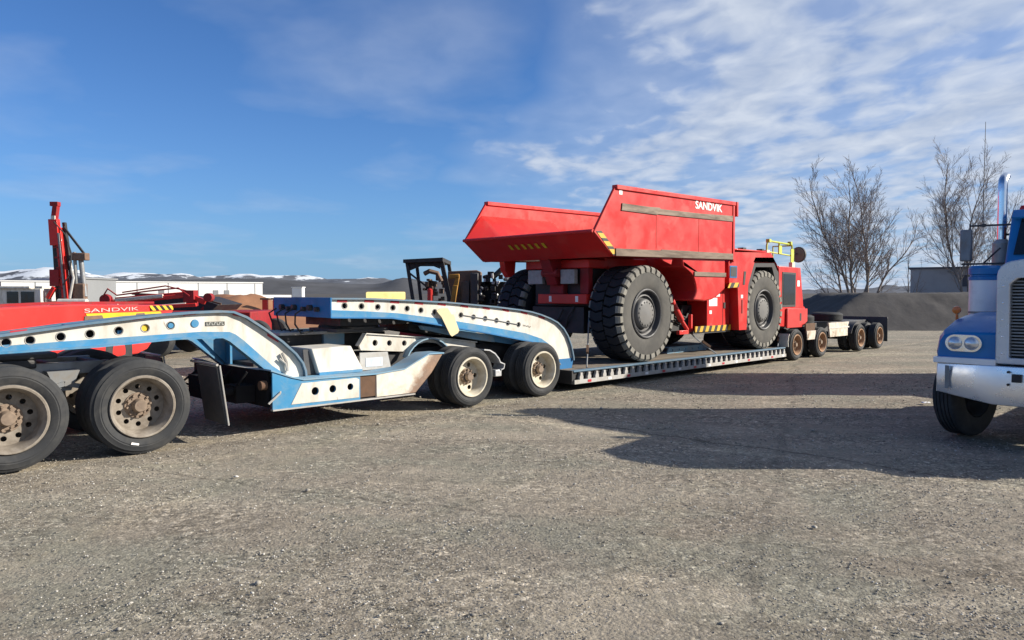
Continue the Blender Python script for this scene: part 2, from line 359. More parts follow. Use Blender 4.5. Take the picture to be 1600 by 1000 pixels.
# ------------------------------------------------------------------ mesh helpers
class MB:
    def __init__(s): s.v = []; s.f = []

    def add(s, vs, fs):
        o = len(s.v); s.v += [tuple(p) for p in vs]; s.f += [tuple(i + o for i in f) for f in fs]; return s

    def box(s, x0, x1, y0, y1, z0, z1):
        vs = [(x, y, z) for z in (z0, z1) for y in (y0, y1) for x in (x0, x1)]
        return s.add(vs, [(0, 2, 3, 1), (4, 5, 7, 6), (0, 1, 5, 4), (2, 6, 7, 3), (0, 4, 6, 2), (1, 3, 7, 5)])

    def obox(s, p, q, w, d, up=(0, 0, 1)):          # bar from p to q, w across, d along 'up'
        p, q = Vector(p), Vector(q); a = (q - p).normalized(); u = Vector(up)
        if abs(a.dot(u)) > 0.98: u = Vector((0, 1, 0))
        l = a.cross(u).normalized(); u = l.cross(a).normalized()
        vs = []
        for c in (p, q):
            for i, j in ((-1, -1), (1, -1), (1, 1), (-1, 1)): vs.append(c + l * (w / 2 * i) + u * (d / 2 * j))
        return s.add(vs, [(0, 3, 2, 1), (4, 5, 6, 7), (0, 1, 5, 4), (1, 2, 6, 5), (2, 3, 7, 6), (3, 0, 4, 7)])

    def prism(s, poly, a0, a1, axis='y'):
        n = len(poly)

        def P(p, a):
            return {'y': (p[0], a, p[1]), 'x': (a, p[0], p[1]), 'z': (p[0], p[1], a)}[axis]
        vs = [P(p, a0) for p in poly] + [P(p, a1) for p in poly]
        tr = tessellate_polygon([[Vector((p[0], p[1], 0)) for p in poly]])
        fs = [tuple(t) for t in tr] + [tuple(i + n for i in reversed(t)) for t in tr]
        fs += [(i, (i + 1) % n, (i + 1) % n + n, i + n) for i in range(n)]
        return s.add(vs, fs)

    def plate(s, outer, holes, y0, y1):              # plate in the xz plane with round holes (x, z, r)
        loops = [list(outer)]
        for hx, hz, hr in holes:
            loops.append([(hx + hr * math.cos(2 * math.pi * k / 20), hz + hr * math.sin(2 * math.pi * k / 20)) for k in range(20)])
        flat = [p for l in loops for p in l]; n = len(flat)
        tr = tessellate_polygon([[Vector((p[0], p[1], 0)) for p in l] for l in loops])
        vs = [(p[0], y0, p[1]) for p in flat] + [(p[0], y1, p[1]) for p in flat]
        fs = [tuple(t) for t in tr] + [tuple(i + n for i in reversed(t)) for t in tr]
        o = 0
        for l in loops:
            k = len(l); fs += [(o + i, o + (i + 1) % k, o + (i + 1) % k + n, o + i + n) for i in range(k)]; o += k
        return s.add(vs, fs)

    def ribbon(s, path, y0, y1, t):                  # flange: a strip of thickness t under a path in the xz plane
        n = len(path); top, bot = [], []
        for i, p in enumerate(path):
            a = Vector(path[max(0, i - 1)]); b = Vector(path[min(n - 1, i + 1)]); d = (b - a).normalized()
            nn = Vector((d.y, -d.x)); top.append(p); bot.append((p[0] + nn.x * t, p[1] + nn.y * t))
        return s.prism(top + bot[::-1], y0, y1)

    def tube(s, pts, r, n=8, caps=True):
        pts = [Vector(p) for p in pts]; m = len(pts)
        rs = r if isinstance(r, (list, tuple)) else [r] * m
        vs, fs = [], []; ref = None
        for i, p in enumerate(pts):
            t = (pts[min(m - 1, i + 1)] - pts[max(0, i - 1)]).normalized()
            if ref is None: ref = t.orthogonal().normalized()
            ref = (ref - t * ref.dot(t))
            ref = ref.normalized() if ref.length > 1e-6 else t.orthogonal().normalized()
            bi = t.cross(ref)
            for k in range(n):
                a = 2 * math.pi * k / n; vs.append(p + (ref * math.cos(a) + bi * math.sin(a)) * rs[i])
        for i in range(m - 1):
            for k in range(n):
                fs.append((i * n + k, i * n + (k + 1) % n, (i + 1) * n + (k + 1) % n, (i + 1) * n + k))
        if caps: fs += [tuple(range(n))[::-1], tuple((m - 1) * n + k for k in range(n))]
        return s.add(vs, fs)

    def lathe(s, prof, c=(0, 0, 0), n=40, axis='y', closed=False):   # prof: (radius, along-axis)
        vs, fs = [], []; m = len(prof)
        for r, a in prof:
            for k in range(n):
                t = 2 * math.pi * k / n; x, z = r * math.cos(t), r * math.sin(t)
                vs.append({'y': (c[0] + x, c[1] + a, c[2] + z), 'z': (c[0] + x, c[1] + z, c[2] + a), 'x': (c[0] + a, c[1] + x, c[2] + z)}[axis])
        for i in range(m if closed else m - 1):
            j = (i + 1) % m
            for k in range(n): fs.append((i * n + k, i * n + (k + 1) % n, j * n + (k + 1) % n, j * n + k))
        return s.add(vs, fs)

    def mesh(s, name, m, sharp=35):
        me = bpy.data.meshes.new(name); me.from_pydata(s.v, [], s.f); me.update()
        bm = bmesh.new(); bm.from_mesh(me); bmesh.ops.recalc_face_normals(bm, faces=bm.faces); bm.to_mesh(me); bm.free()
        me.polygons.foreach_set('use_smooth', [True] * len(me.polygons))
        me.set_sharp_from_angle(angle=R(sharp))
        if m: me.materials.append(M[m] if isinstance(m, str) else m)
        return me


def link(name, me, parent=None, bevel=0.0, loc=None):
    o = bpy.data.objects.new(name, me); COL.objects.link(o)
    if parent is not None: o.parent = parent
    if loc is not None: o.location = loc
    if bevel:
        b = o.modifiers.new('bevel', 'BEVEL'); b.width = bevel; b.segments = 2; b.limit_method = 'ANGLE'; b.angle_limit = R(40)
    return o


def tag(o, label=None, cat=None, group=None, kind=None):
    if label: o['label'] = label
    if cat: o['category'] = cat
    if group: o['group'] = group
    if kind: o['kind'] = kind
    return o


class Thing:                                          # an Empty at the thing's base; parts are built in the row's own metric frame
    def __init__(s, name, label, cat, base, org=None, rot=None, group=None):
        s.org = Vector(ROW if org is None else org); s.rot = ROWA if rot is None else rot
        s.base = Vector(base)
        s.e = bpy.data.objects.new(name, None); COL.objects.link(s.e)
        s.e.empty_display_size = 0.3
        s.e.location = s.org + Matrix.Rotation(s.rot, 3, 'Z') @ s.base
        s.e.rotation_euler = (0, 0, s.rot)
        tag(s.e, label, cat, group)

    def part(s, name, mb, m, parent=None, bevel=0.0, label=None, sharp=35):
        b = s.base
        mb.v = [(p[0] - b.x, p[1] - b.y, p[2] - b.z) for p in mb.v]
        o = link(name, mb.mesh(name, m, sharp), parent or s.e, bevel)
        if label: o['label'] = label
        return o

    def at(s, name, me, x, y, z, rz=0, parent=None, bevel=0.0):
        o = link(name, me, parent or s.e, bevel, loc=(x - s.base.x, y - s.base.y, z - s.base.z))
        o.rotation_euler = (0, 0, rz); return o


def text_mesh(body, w, h, m, depth=0.006, bold=0.0):
    cu = bpy.data.curves.new('lettering', 'FONT'); cu.body = body; cu.size = 1.0; cu.extrude = 0.01; cu.offset = bold
    o = bpy.data.objects.new('lettering', cu); COL.objects.link(o)
    dg = bpy.context.evaluated_depsgraph_get()
    me = bpy.data.meshes.new_from_object(o.evaluated_get(dg))
    bpy.data.objects.remove(o)
    co = np.empty(len(me.vertices) * 3); me.vertices.foreach_get('co', co); co = co.reshape(-1, 3)
    mn, mx = co.min(0), co.max(0)
    co = (co - mn) / (mx - mn) * np.array([w, h, depth])
    co = np.stack([co[:, 0], -co[:, 2], co[:, 1]], 1)     # stands in the xz plane facing -y
    me.vertices.foreach_set('co', co.ravel()); me.update()
    me.materials.clear(); me.materials.append(M[m])
    return me


# the parked row of trailers: x runs away along the row, y across it away from the camera, z up
ROWA = R(44.4)
ROW = Vector((-0.62, 11.55, 0))


# ------------------------------------------------------------------ ground
def build_ground():
    n = 430
    t = np.linspace(-1, 1, n); k = 9.2
    ax = np.sinh(t * k) / np.sinh(k) * 9000
    X, Y = np.meshgrid(ax, ax + 6.0)
    Z = np.zeros_like(X)
    it = zip(range(n * n), X.ravel(), Y.ravel())
    zf = Z.ravel()
    for i, x, y in it:
        d = math.hypot(x, y)
        if d < 70:
            f = 1 - d / 70
            zf[i] = f * (0.020 * noise.noise((x * 0.9, y * 0.9, 0)) + 0.018 * noise.noise((x * 0.3, y * 0.5, 3)) + 0.008 * noise.noise((x * 4, y * 4, 9))) - 0.012
        else: zf[i] = -0.012
    co = np.stack([X.ravel(), Y.ravel(), zf], 1)
    idx = np.arange(n * n).reshape(n, n)
    q = np.stack([idx[:-1, :-1].ravel(), idx[:-1, 1:].ravel(), idx[1:, 1:].ravel(), idx[1:, :-1].ravel()], 1)
    me = bpy.data.meshes.new('ground')
    me.vertices.add(len(co)); me.vertices.foreach_set('co', co.ravel())
    me.loops.add(q.size); me.loops.foreach_set('vertex_index', q.ravel())
    me.polygons.add(len(q)); me.polygons.foreach_set('loop_start', np.arange(len(q)) * 4)
    me.polygons.foreach_set('use_smooth', np.ones(len(q), bool)); me.update(calc_edges=True)
    me.materials.append(M['ground'])
    tag(link('ground', me), 'grey brown gravel yard with pale wheel tracks', kind='structure')


def build_stones():
    g = np.random.default_rng(5)
    n = 80000
    z = 2.6 * (17.0 / 2.6) ** (g.random(n) ** 1.15)
    x = (g.random(n) * 2 - 1) * 0.80 * z
    # stones gather in loose patches
    keep = np.array([noise.noise((a * 0.55 + 5, b * 0.55 + 5, 0)) + 0.55 * noise.noise((a * 1.8, b * 1.8, 2)) for a, b in zip(x, z)])
    ok = keep + g.random(n) * 0.9 > 0.30
    x, z = x[ok], z[ok]; n = len(x)
    s = 0.0031 * (1 + 2.0 * g.random(n) ** 4) * (0.75 + 0.10 * z)
    big = g.random(n) > 0.9965; s[big] *= 2.3
    base = np.array([(1, 0, 0), (-1, 0, 0), (0, 1, 0), (0, -1, 0), (0, 0, .8), (0, 0, -.8)], float)
    fac = np.array([(0, 2, 4), (2, 1, 4), (1, 3, 4), (3, 0, 4), (2, 0, 5), (1, 2, 5), (3, 1, 5), (0, 3, 5)])
    V = base[None] * (0.7 + 0.6 * g.random((n, 6, 3))) * s[:, None, None]
    a = g.random(n) * 6.283; ca, sa = np.cos(a)[:, None], np.sin(a)[:, None]
    vx, vy = V[..., 0] * ca - V[..., 1] * sa, V[..., 0] * sa + V[..., 1] * ca
    V = np.stack([vx + x[:, None], vy + z[:, None], V[..., 2] * 0.7 + s[:, None] * 0.10], 2).reshape(-1, 3)
    Fc = (fac[None] + (np.arange(n) * 6)[:, None, None]).reshape(-1, 3)
    me = bpy.data.meshes.new('gravel_stones')
    me.vertices.add(len(V)); me.vertices.foreach_set('co', V.ravel())
    me.loops.add(Fc.size); me.loops.foreach_set('vertex_index', Fc.ravel())
    me.polygons.add(len(Fc)); me.polygons.foreach_set('loop_start', np.arange(len(Fc)) * 3)
    me.update(calc_edges=True)
    at = me.attributes.new('tone', 'FLOAT', 'POINT')
    at.data.foreach_set('value', np.repeat(g.random(n), 6).astype(np.float32))
    me.materials.append(M['stones'])
    tag(link('gravel_stones', me), 'loose small stones scattered over the yard', 'gravel', kind='stuff')


build_ground()
build_stones()


def heightfield(name, x0, x1, y0, y1, nx, ny, fn, m, label=None, kind='structure'):
    vs = []; fs = []
    for j in range(ny):
        for i in range(nx):
            x = x0 + (x1 - x0) * i / (nx - 1); y = y0 + (y1 - y0) * j / (ny - 1)
            vs.append((x, y, fn(x, y)))
    for j in range(ny - 1):
        for i in range(nx - 1):
            a = j * nx + i; fs.append((a, a + 1, a + nx + 1, a + nx))
    me = bpy.data.meshes.new(name); me.from_pydata(vs, [], fs); me.update()
    me.polygons.foreach_set('use_smooth', [True] * len(fs)); me.materials.append(M[m])
    return tag(link(name, me), label, kind=kind)


def interp(tab, x):
    if x <= tab[0][0]: return tab[0][1]
    for (a, b), (c, d) in zip(tab, tab[1:]):
        if x <= c: return b + (d - b) * (x - a) / (c - a)
    return tab[-1][1]


def sm(x): x = max(0, min(1, x)); return x * x * (3 - 2 * x)


# far hills: ridge heights given against the bearing (x/y)
FAR = [(-1.6, 70), (-1.0, 95), (-0.70, 88), (-0.66, 96), (-0.62, 100), (-0.55, 74), (-0.50, 84), (-0.46, 72), (-0.40, 62), (-0.36, 72), (-0.31, 62), (-0.27, 54),
       (-0.2, 42), (0, 30), (0.2, 26), (0.36, 20), (0.42, 10), (0.7, 20), (1.2, 60), (2, 70)]
NEAR = [(-1.6, 30), (-0.8, 40), (-0.6, 36), (-0.40, 40), (-0.33, 42), (-0.27, 34), (-0.22, 27), (-0.18, 26), (-0.155, 42), (-0.14, 44), (-0.12, 32), (-0.06, 24), (0.1, 12),
        (0.3, 4), (0.40, -8), (0.6, -8), (1.0, 20), (2, 30)]


def hills(name, dist, tab, amp, m, depth):
    def fn(x, y):
        b = x / y; t = (y - dist * 0.86) / depth
        prof = sm(t * 2) if t < 0.5 else 1.0
        h = interp(tab, b) * prof + amp * noise.fractal((x * 0.004, y * 0.004, 0), 1.0, 2.0, 5) * prof
        return h - 2
    heightfield(name, -dist * 1.5, dist * 1.5, dist * 0.86, dist * 0.86 + depth, 260, 14, fn, m)


hills('hills', 3000, FAR, 30, 'hill_far', 900)
hills('hills', 1900, NEAR, 7, 'hill_near', 500)


def berm(x, y):
    e = sm((x - 13.6) / 5.2) * sm((58 - x) / 14)
    f = min(1.0, max(0.0, (y - 35.2) / 2.6)) * sm((47 - y) / 5.5)
    h = min(1.0, 1.12 * min(e, f)) if min(e, f) < 0.9 else 1.0
    return h * (1.80 + 0.10 * noise.noise((x * 0.35, y * 0.45, 1)) + 0.07 * noise.noise((x * 1.7, y * 1.7, 2)) + 0.05 * noise.noise((x * 5, y * 5, 2))) + 0.05 * h * noise.noise((x * 2.2, y * 9, 5)) - 0.05


M['plain'] = mat('dark_scrub_plain', (0.085, 0.082, 0.078), 1.0, dirt=0.5, dirt_col=(0.13, 0.118, 0.10), dscale=0.01, spec=0.1, stretch=(1, 3, 1))
heightfield('plain', -3200, 3200, 170, 3200, 2, 2, lambda x, y: 0.06, 'plain', 'dark scrub plain beyond the yard')
heightfield('gravel_berm', 12.5, 62, 34.5, 48.5, 220, 70, berm, 'berm', 'long dark gravel heap behind the trailer tail and blue truck')


def mound(cx, cy, rx, ry, h, seed):
    def fn(x, y):
        d = math.hypot((x - cx) / rx, (y - cy) / ry)
        f = sm(1.25 * (1 - d))
        return f * h * (1 + 0.35 * noise.noise((x * 0.35, y * 0.35, seed)) + 0.12 * noise.noise((x * 1.3, y * 1.3, seed))) - 0.05
    return fn


heightfield('dirt_mound', -31, -7, 33, 55, 90, 70, mound(-18.2, 43, 10.5, 8.5, 1.62, 4), 'dirt', 'red brown dirt mound behind the white and blue trailer')
heightfield('dirt_mound', -66, -30, 40, 66, 80, 60, mound(-48, 52, 16, 10, 1.4, 8), 'dirt', 'low brown dirt mound at far left behind the drill rig')


# ------------------------------------------------------------------ wheels (shared meshes)
def truck_wheel_meshes(Rt, wd, rr, rim_m, dish, nh, hr, key, hub_r=0.12, seed=1):
    ty = MB()
    s = Rt - rr
    prof = [(rr - 0.02, 0.0), (rr + 0.004, -0.004), (rr + 0.10 * s, 0.012), (rr + 0.16 * s, 0.004), (rr + 0.45 * s, -0.012), (rr + 0.50 * s, -0.008), (rr + 0.56 * s, -0.012), (rr + 0.75 * s, 0.002),
            (rr + 0.82 * s, 0.004), (Rt - 0.035, 0.014), (Rt - 0.008, 0.028)]
    x = 0.03; nr = 5; rw = (wd - 0.06) / nr
    for i in range(nr):
        a, b = 0.03 + i * rw, 0.03 + (i + 1) * rw
        prof += [(Rt, a + 0.004), (Rt, b - 0.010)]
        if i < nr - 1: prof += [(Rt - 0.014, b - 0.008), (Rt - 0.014, b)]
    prof += [(Rt - 0.008, wd - 0.028), (Rt - 0.035, wd - 0.014), (rr + 0.45 * s, wd + 0.012), (rr + 0.004, wd), (rr - 0.02, wd)]
    ty.lathe(prof, n=56)
    rim = MB()
    rim.lathe([(rr + 0.012, -0.004), (rr + 0.004, -0.014), (rr - 0.016, -0.012), (rr - 0.024, 0.006), (rr - 0.040, 0.03), (rr - 0.052, dish * 0.6), (rr - 0.060, dish)], n=48)
    rim.lathe([(rr - 0.03, wd), (rr - 0.06, wd * 0.8), (rr - 0.064, dish + 0.02)], n=48)
    ro = rr - 0.058
    outer = [(ro * math.cos(2 * math.pi * k / 44), ro * math.sin(2 * math.pi * k / 44)) for k in range(44)]
    hh = [(ro * 0.76 * math.cos(2 * math.pi * (k + .3) / nh), ro * 0.76 * math.sin(2 * math.pi * (k + .3) / nh), hr) for k in range(nh)]
    rim.plate(outer, hh, dish, dish + 0.012)
    hub = MB()
    fl = ro * 0.52
    hub.lathe([(0.0, dish - 0.105), (hub_r * 0.55, dish - 0.105), (hub_r * 0.62, dish - 0.09), (hub_r * 0.70, dish - 0.03), (hub_r, dish - 0.028), (hub_r * 1.08, dish - 0.015), (fl, dish - 0.014), (fl, dish + 0.004)], n=28)
    for k in range(10):
        a = 2 * math.pi * k / 10
        hub.lathe([(0, dish - 0.05), (0.014, dish - 0.05), (0.016, dish - 0.014)], c=(fl * 0.84 * math.cos(a), 0, fl * 0.84 * math.sin(a)), n=6)
    for k in range(8):
        a = 2 * math.pi * (k + .5) / 8
        hub.lathe([(0, dish - 0.04), (0.010, dish - 0.04), (0.011, dish - 0.026)], c=(hub_r * 0.85 * math.cos(a), 0, hub_r * 0.85 * math.sin(a)), n=6)
    return ty.mesh('tyre_' + key, 'rubber', 30), rim.mesh('rim_' + key, rim_m, 40), hub.mesh('hub_' + key, 'hub', 40)


W_TRACTOR = truck_wheel_meshes(0.525, 0.275, 0.335, 'rim_grey', 0.175, 10, 0.028, 'tractor', 0.115)
W_JEEP = truck_wheel_meshes(0.465, 0.255, 0.305, 'rim_cream', 0.15, 5, 0.036, 'jeep', 0.10)
W_TAIL = truck_wheel_meshes(0.415, 0.245, 0.265, 'rim_rust', 0.11, 5, 0.034, 'tail', 0.09)
W_STEER = truck_wheel_meshes(0.525, 0.29, 0.31, 'charcoal', -0.01, 10, 0.028, 'steer', 0.11)


def wheel(th, meshes, x, y, z, rz=0, full=True):
    w = th.at('wheel', meshes[1], x, y, z, rz)
    link('tyre', meshes[0], w)
    if full: link('hub', meshes[2], w)
    return w


def dual_axle(th, meshes, x, r, wd, y0=0.0, y1=2.5, gap=0.075, axle=True, spin=0.0):
    for side in (0, 1):
        ys = (y0, y0 + wd + gap) if side == 0 else (y1, y1 - wd - gap)
        for k, yy in enumerate(ys):
            # outer wheel shows its dish outwards; the inner one is turned round
            flip = (side == 1) != (k == 1)
            w = wheel(th, meshes, x, yy if not k else (yy + wd if side == 0 else yy - wd), r, math.pi if flip else 0.0, full=(k == 0))
            w.rotation_euler = (0, spin + rnd.random() * 0.0, math.pi if flip else 0.0)
    if axle:
        th.part('axle', MB().tube([(x, y0 + 0.1, r), (x, y1 - 0.1, r)], 0.075, 12), 'black')


# ------------------------------------------------------------------ 1. tractor at the left (rear end in view)
tr = Thing('tractor_truck', 'rear of a road tractor with two muddy dual axles at the left edge', 'truck', (-6.0, 1.25, 0))
for i, x in enumerate((-6.10, -4.86)): dual_axle(tr, W_TRACTOR, x, 0.525, 0.275, -0.02, 2.52, spin=i * 0.5)
for y in (0.80, 1.62):
    tr.part('frame_rail', MB().box(-13.5, -4.95, y, y + 0.08, 0.86, 1.0), 'steel_pale', bevel=0.008)
for x in (-5.1, -5.6, -6.8, -8.5, -10.5):
    tr.part('cross_member', MB().box(x, x + 0.10, 0.881, 1.619, 0.87, 0.99), 'charcoal')
tr.part('fifth_wheel', MB().box(-6.4, -5.5, 0.75, 1.75, 1.05, 1.12).box(-6.2, -5.7, 0.76, 0.82, 0.95, 1.05), 'charcoal', bevel=0.02)
b = MB()
for x in (-5.48,):
    b.obox((x - 0.6, 0.62, 0.62), (x, 0.62, 0.78), 0.10, 0.05).obox((x, 0.62, 0.78), (x + 0.6, 0.62, 0.62), 0.10, 0.05)
    b.prism([(x - 0.16, 0.92), (x + 0.16, 0.92), (x + 0.07, 0.70), (x - 0.07, 0.70)], 0.60, 0.79)
tr.part('suspension', b, 'steel')
for y in (0.0, 1.83):
    mf = tr.part('mud_flap', MB().prism([(-4.24, 0.90), (-3.98, 0.92), (-3.90, 0.24), (-3.99, 0.22), (-4.02, 0.22)], y, y + 0.01), 'rubber_flap') if False else None
for y in (0.02, 1.86):
    fl = tr.part('mud_flap', MB().add([(-4.02, y, 0.90), (-4.02, y + 0.62, 0.90), (-3.92, y + 0.62, 0.20), (-3.92, y, 0.20), (-4.00, y, 0.90), (-4.00, y + 0.62, 0.90), (-3.90, y + 0.62, 0.20), (-3.90, y, 0.20)],
                           [(0, 1, 2, 3), (4, 7, 6, 5), (0, 4, 5, 1), (3, 2, 6, 7), (0, 3, 7, 4), (1, 5, 6, 2)]), 'rubber_flap')
    tr.part('flap_hanger', MB().tube([(-4.03, y - 0.04, 0.93), (-4.03, y + 0.75, 0.93)], 0.016, 8).tube([(-3.99, y - 0.012, 0.92), (-3.89, y - 0.012, 0.19)], 0.011, 6), 'steel_pale')
# front half of the tractor, outside the frame to the left
tr.part('cab', MB().prism([(-9.2, 1.0), (-9.2, 3.1), (-11.0, 3.1), (-11.25, 2.1), (-13.2, 1.95), (-13.4, 1.0)], 0.25, 2.25), 'white_clean', bevel=0.06)
for y in (0.02, 2.23): wheel(tr, W_STEER, -12.4, y if y < 1 else 2.5, 0.525, 0 if y < 1 else math.pi)
tr.part('bumper', MB().box(-13.75, -13.45, 0.05, 2.45, 0.45, 0.85), 'chrome', bevel=0.04)


tr.part('chalk_mark', MB().prism([(-5.0, 0.125), (-4.92, 0.105), (-4.915, 0.125), (-4.99, 0.148)], -0.040, -0.033), 'letter_white')

# ------------------------------------------------------------------ 2. jeep trailer
jp = Thing('jeep_trailer', 'white and blue two axle jeep trailer with a curved gooseneck beside the dual wheels', 'trailer', (-1.5, 1.25, 0))
J_TOP = [(-7.6, 1.23), (-6.11, 1.365), (-5.29, 1.468), (-4.56, 1.54), (-4.19, 1.562), (-3.85, 1.57), (-3.70, 1.56), (-3.53, 1.49), (-3.30, 1.34), (-3.05, 1.16), (-2.86, 0.99), (-2.76, 0.86), (-2.72, 0.75), (-2.71, 0.655)]
J_LOW = [(-7.6, 1.14), (-6.11, 1.24), (-5.54, 1.265), (-4.1, 1.315), (-3.74, 1.30), (-3.66, 1.265), (-3.55, 1.18), (-3.18, 0.84), (-2.95, 0.68), (-2.82, 0.655)]
J_BOT = [(-7.6, 1.09), (-6.11, 1.185), (-5.23, 1.205), (-4.38, 1.255), (-3.84, 1.25), (-3.74, 1.20), (-3.23, 0.77), (-3.02, 0.60), (-2.85, 0.60)]


def inset(path, t):
    out = []
    for i, p in enumerate(path):
        a = Vector(path[max(0, i - 1)]); b = Vector(path[min(len(path) - 1, i + 1)]); d = (b - a).normalized()
        out.append((p[0] + d.y * t, p[1] - d.x * t))
    return out


J_HOLES = [(-6.06, 1.275), (-5.85, 1.29), (-5.57, 1.315), (-5.29, 1.335), (-5.0, 1.36), (-4.72, 1.38), (-4.44, 1.40), (-4.16, 1.415)]
J0 = (J_TOP, J_LOW, J_BOT)
for y, near in ((0.30, True), (1.50, False)):
    J_TOP, J_LOW, J_BOT = [p if near else [(x, z - 0.055) for x, z in p] for p in J0]
    web = jp.part('gooseneck_web', MB().plate(inset(J_TOP, 0.03) + J_LOW[::-1], [(x, z - (0 if near else 0.055), 0.042) for x, z in J_HOLES if not (near and x > -4.3)], y, y + 0.025), 'white' if near else 'blue', sharp=40)
    jp.part('flange_plate', MB().ribbon(J_TOP, y - 0.06, y + 0.10, 0.028), 'flange', sharp=50)
    jp.part('lower_stripe', MB().prism(J_LOW + J_BOT[::-1], y - 0.004, y + 0.024 + 0.012), 'blue', sharp=50)
    jp.part('lower_flange', MB().ribbon(J_BOT[:-1], y - 0.05, y + 0.09, 0.022), 'blue', sharp=50)
    if near:
        ring = MB().lathe([(0.042, -0.002), (0.048, -0.006), (0.052, -0.002)], n=20).mesh('hole_collar', 'steel_pale')
        for x, z in J_HOLES[:-1]: jp.at('hole_collar', ring, x, y, z, parent=web)
        jp.part('hole_cover', MB().lathe([(0.0, -0.012), (0.044, -0.012), (0.05, 0.0)], c=(-4.16, y, 1.415), n=24), 'blue', parent=web)
        jp.part('hole_cover', MB().lathe([(0.0, -0.010), (0.03, -0.010), (0.034, 0.03)], c=(-4.44, y, 1.40), n=24), 'blue', parent=web)
        jp.part('hole_cover', MB().lathe([(0.0, 0.018), (0.034, 0.018), (0.038, 0.03)], c=(-4.72, y, 1.38), n=24), 'yellow', parent=web)
        for i, (x, z) in enumerate([(-6.62, 1.325), (-5.46, 1.43), (-4.78, 1.495), (-4.22, 1.535), (-3.62, 1.505), (-3.17, 1.20), (-5.95, 1.385)]):
            d = {4: -0.25, 5: -0.62}.get(i, 0.10)
            q = [(x - 0.075, z - 0.075 * d - 0.016), (x + 0.075, z + 0.075 * d - 0.016), (x + 0.075, z + 0.075 * d + 0.016), (x - 0.075, z - 0.075 * d + 0.016)]
            jp.part('reflector', MB().prism([(a, c) for a, c in q], y - 0.007, y), 'tape_red', parent=web)
        pl = jp.part('name_plate', MB().box(-4.035, -3.80, y - 0.008, y, 1.382, 1.432), 'plate_dark', parent=web)
        g = MB()
        for k in range(7):
            x = -4.022 + k * 0.031
            g.box(x, x + 0.006, y - 0.010, y - 0.0081, 1.39, 1.424); g.box(x + 0.008, x + 0.022, y - 0.010, y - 0.0081, 1.416 if k % 2 else 1.39, 1.424 if k % 2 else 1.398)
        jp.part('plate_lettering', g, 'glyph', parent=web)
# plates between the two gooseneck beams
J_TOP, J_LOW, J_BOT = J0
jp.part('gusset', MB().prism([(-3.80, 1.26), (-3.66, 1.20), (-3.29, 0.80), (-2.72, 0.78), (-2.72, 0.90), (-3.10, 1.20)], 1.46, 1.495), 'blue')
jp.part('gusset_rib', MB().box(-3.30, -3.27, 1.30, 1.46, 0.80, 1.24), 'blue')
jp.part('neck_dark_sheet', MB().prism(inset(J_TOP[:9], 0.06) + J_LOW[:6][::-1], 0.46, 0.475), 'black')  # black sheet added for the shaded inside seen through the web holes
jp.part('top_plate', MB().prism([(p[0], p[1] - 0.06) for p in J_TOP[2:7]] + [(p[0], p[1] - 0.08) for p in J_TOP[2:7]][::-1], 0.34, 1.49), 'blue_deep')
jp.part('ledge', MB().box(-3.34, -2.75, 0.40, 1.50, 0.765, 0.79), 'steel_pale')
for x in (-7.2, -6.4, -5.0): jp.part('cross_member', MB().box(x, x + 0.12, 0.335, 1.49, 1.10 if x < -6 else 1.24, 1.20 if x < -6 else 1.36), 'blue_deep')
# dark gear under the neck
jp.part('bulkhead', MB().box(-3.36, -3.325, 0.08, 2.42, 0.34, 0.79), 'matt_black')
b = MB()
for i in range(4):
    y = 0.35 + i * 0.45
    b.tube([(-3.5, y, 0.78), (-3.62 - 0.05 * i, y + 0.1, 0.55), (-3.45, y + 0.25, 0.42), (-3.36, y + 0.3, 0.5)], 0.018, 6)
b.box(-3.62, -3.37, 0.4, 0.75, 0.38, 0.60).box(-3.7, -3.37, 1.2, 1.75, 0.36, 0.66)
b.tube([(-3.75, 0.5, 0.52), (-3.40, 0.5, 0.56)], 0.05, 10)
jp.part('valve_gear', b, 'matt_black')
jp.part('tie_down_chain', MB().tube([(-3.10, 0.262, 0.93), (-3.02, 0.255, 0.86), (-3.0, 0.255, 0.78), (-3.06, 0.25, 0.66), (-3.24, -0.02, 0.52), (-3.40, -0.03, 0.40)], 0.014, 6)
        .tube([(-3.06, 0.262, 1.0), (-3.0, 0.262, 0.88), (-2.99, 0.262, 0.76)], 0.02, 6), 'steel_pale')
jp.part('air_can', MB().tube([(-3.44, 0.12, 0.62), (-3.36, 0.12, 0.62)], 0.06, 14), 'rust')
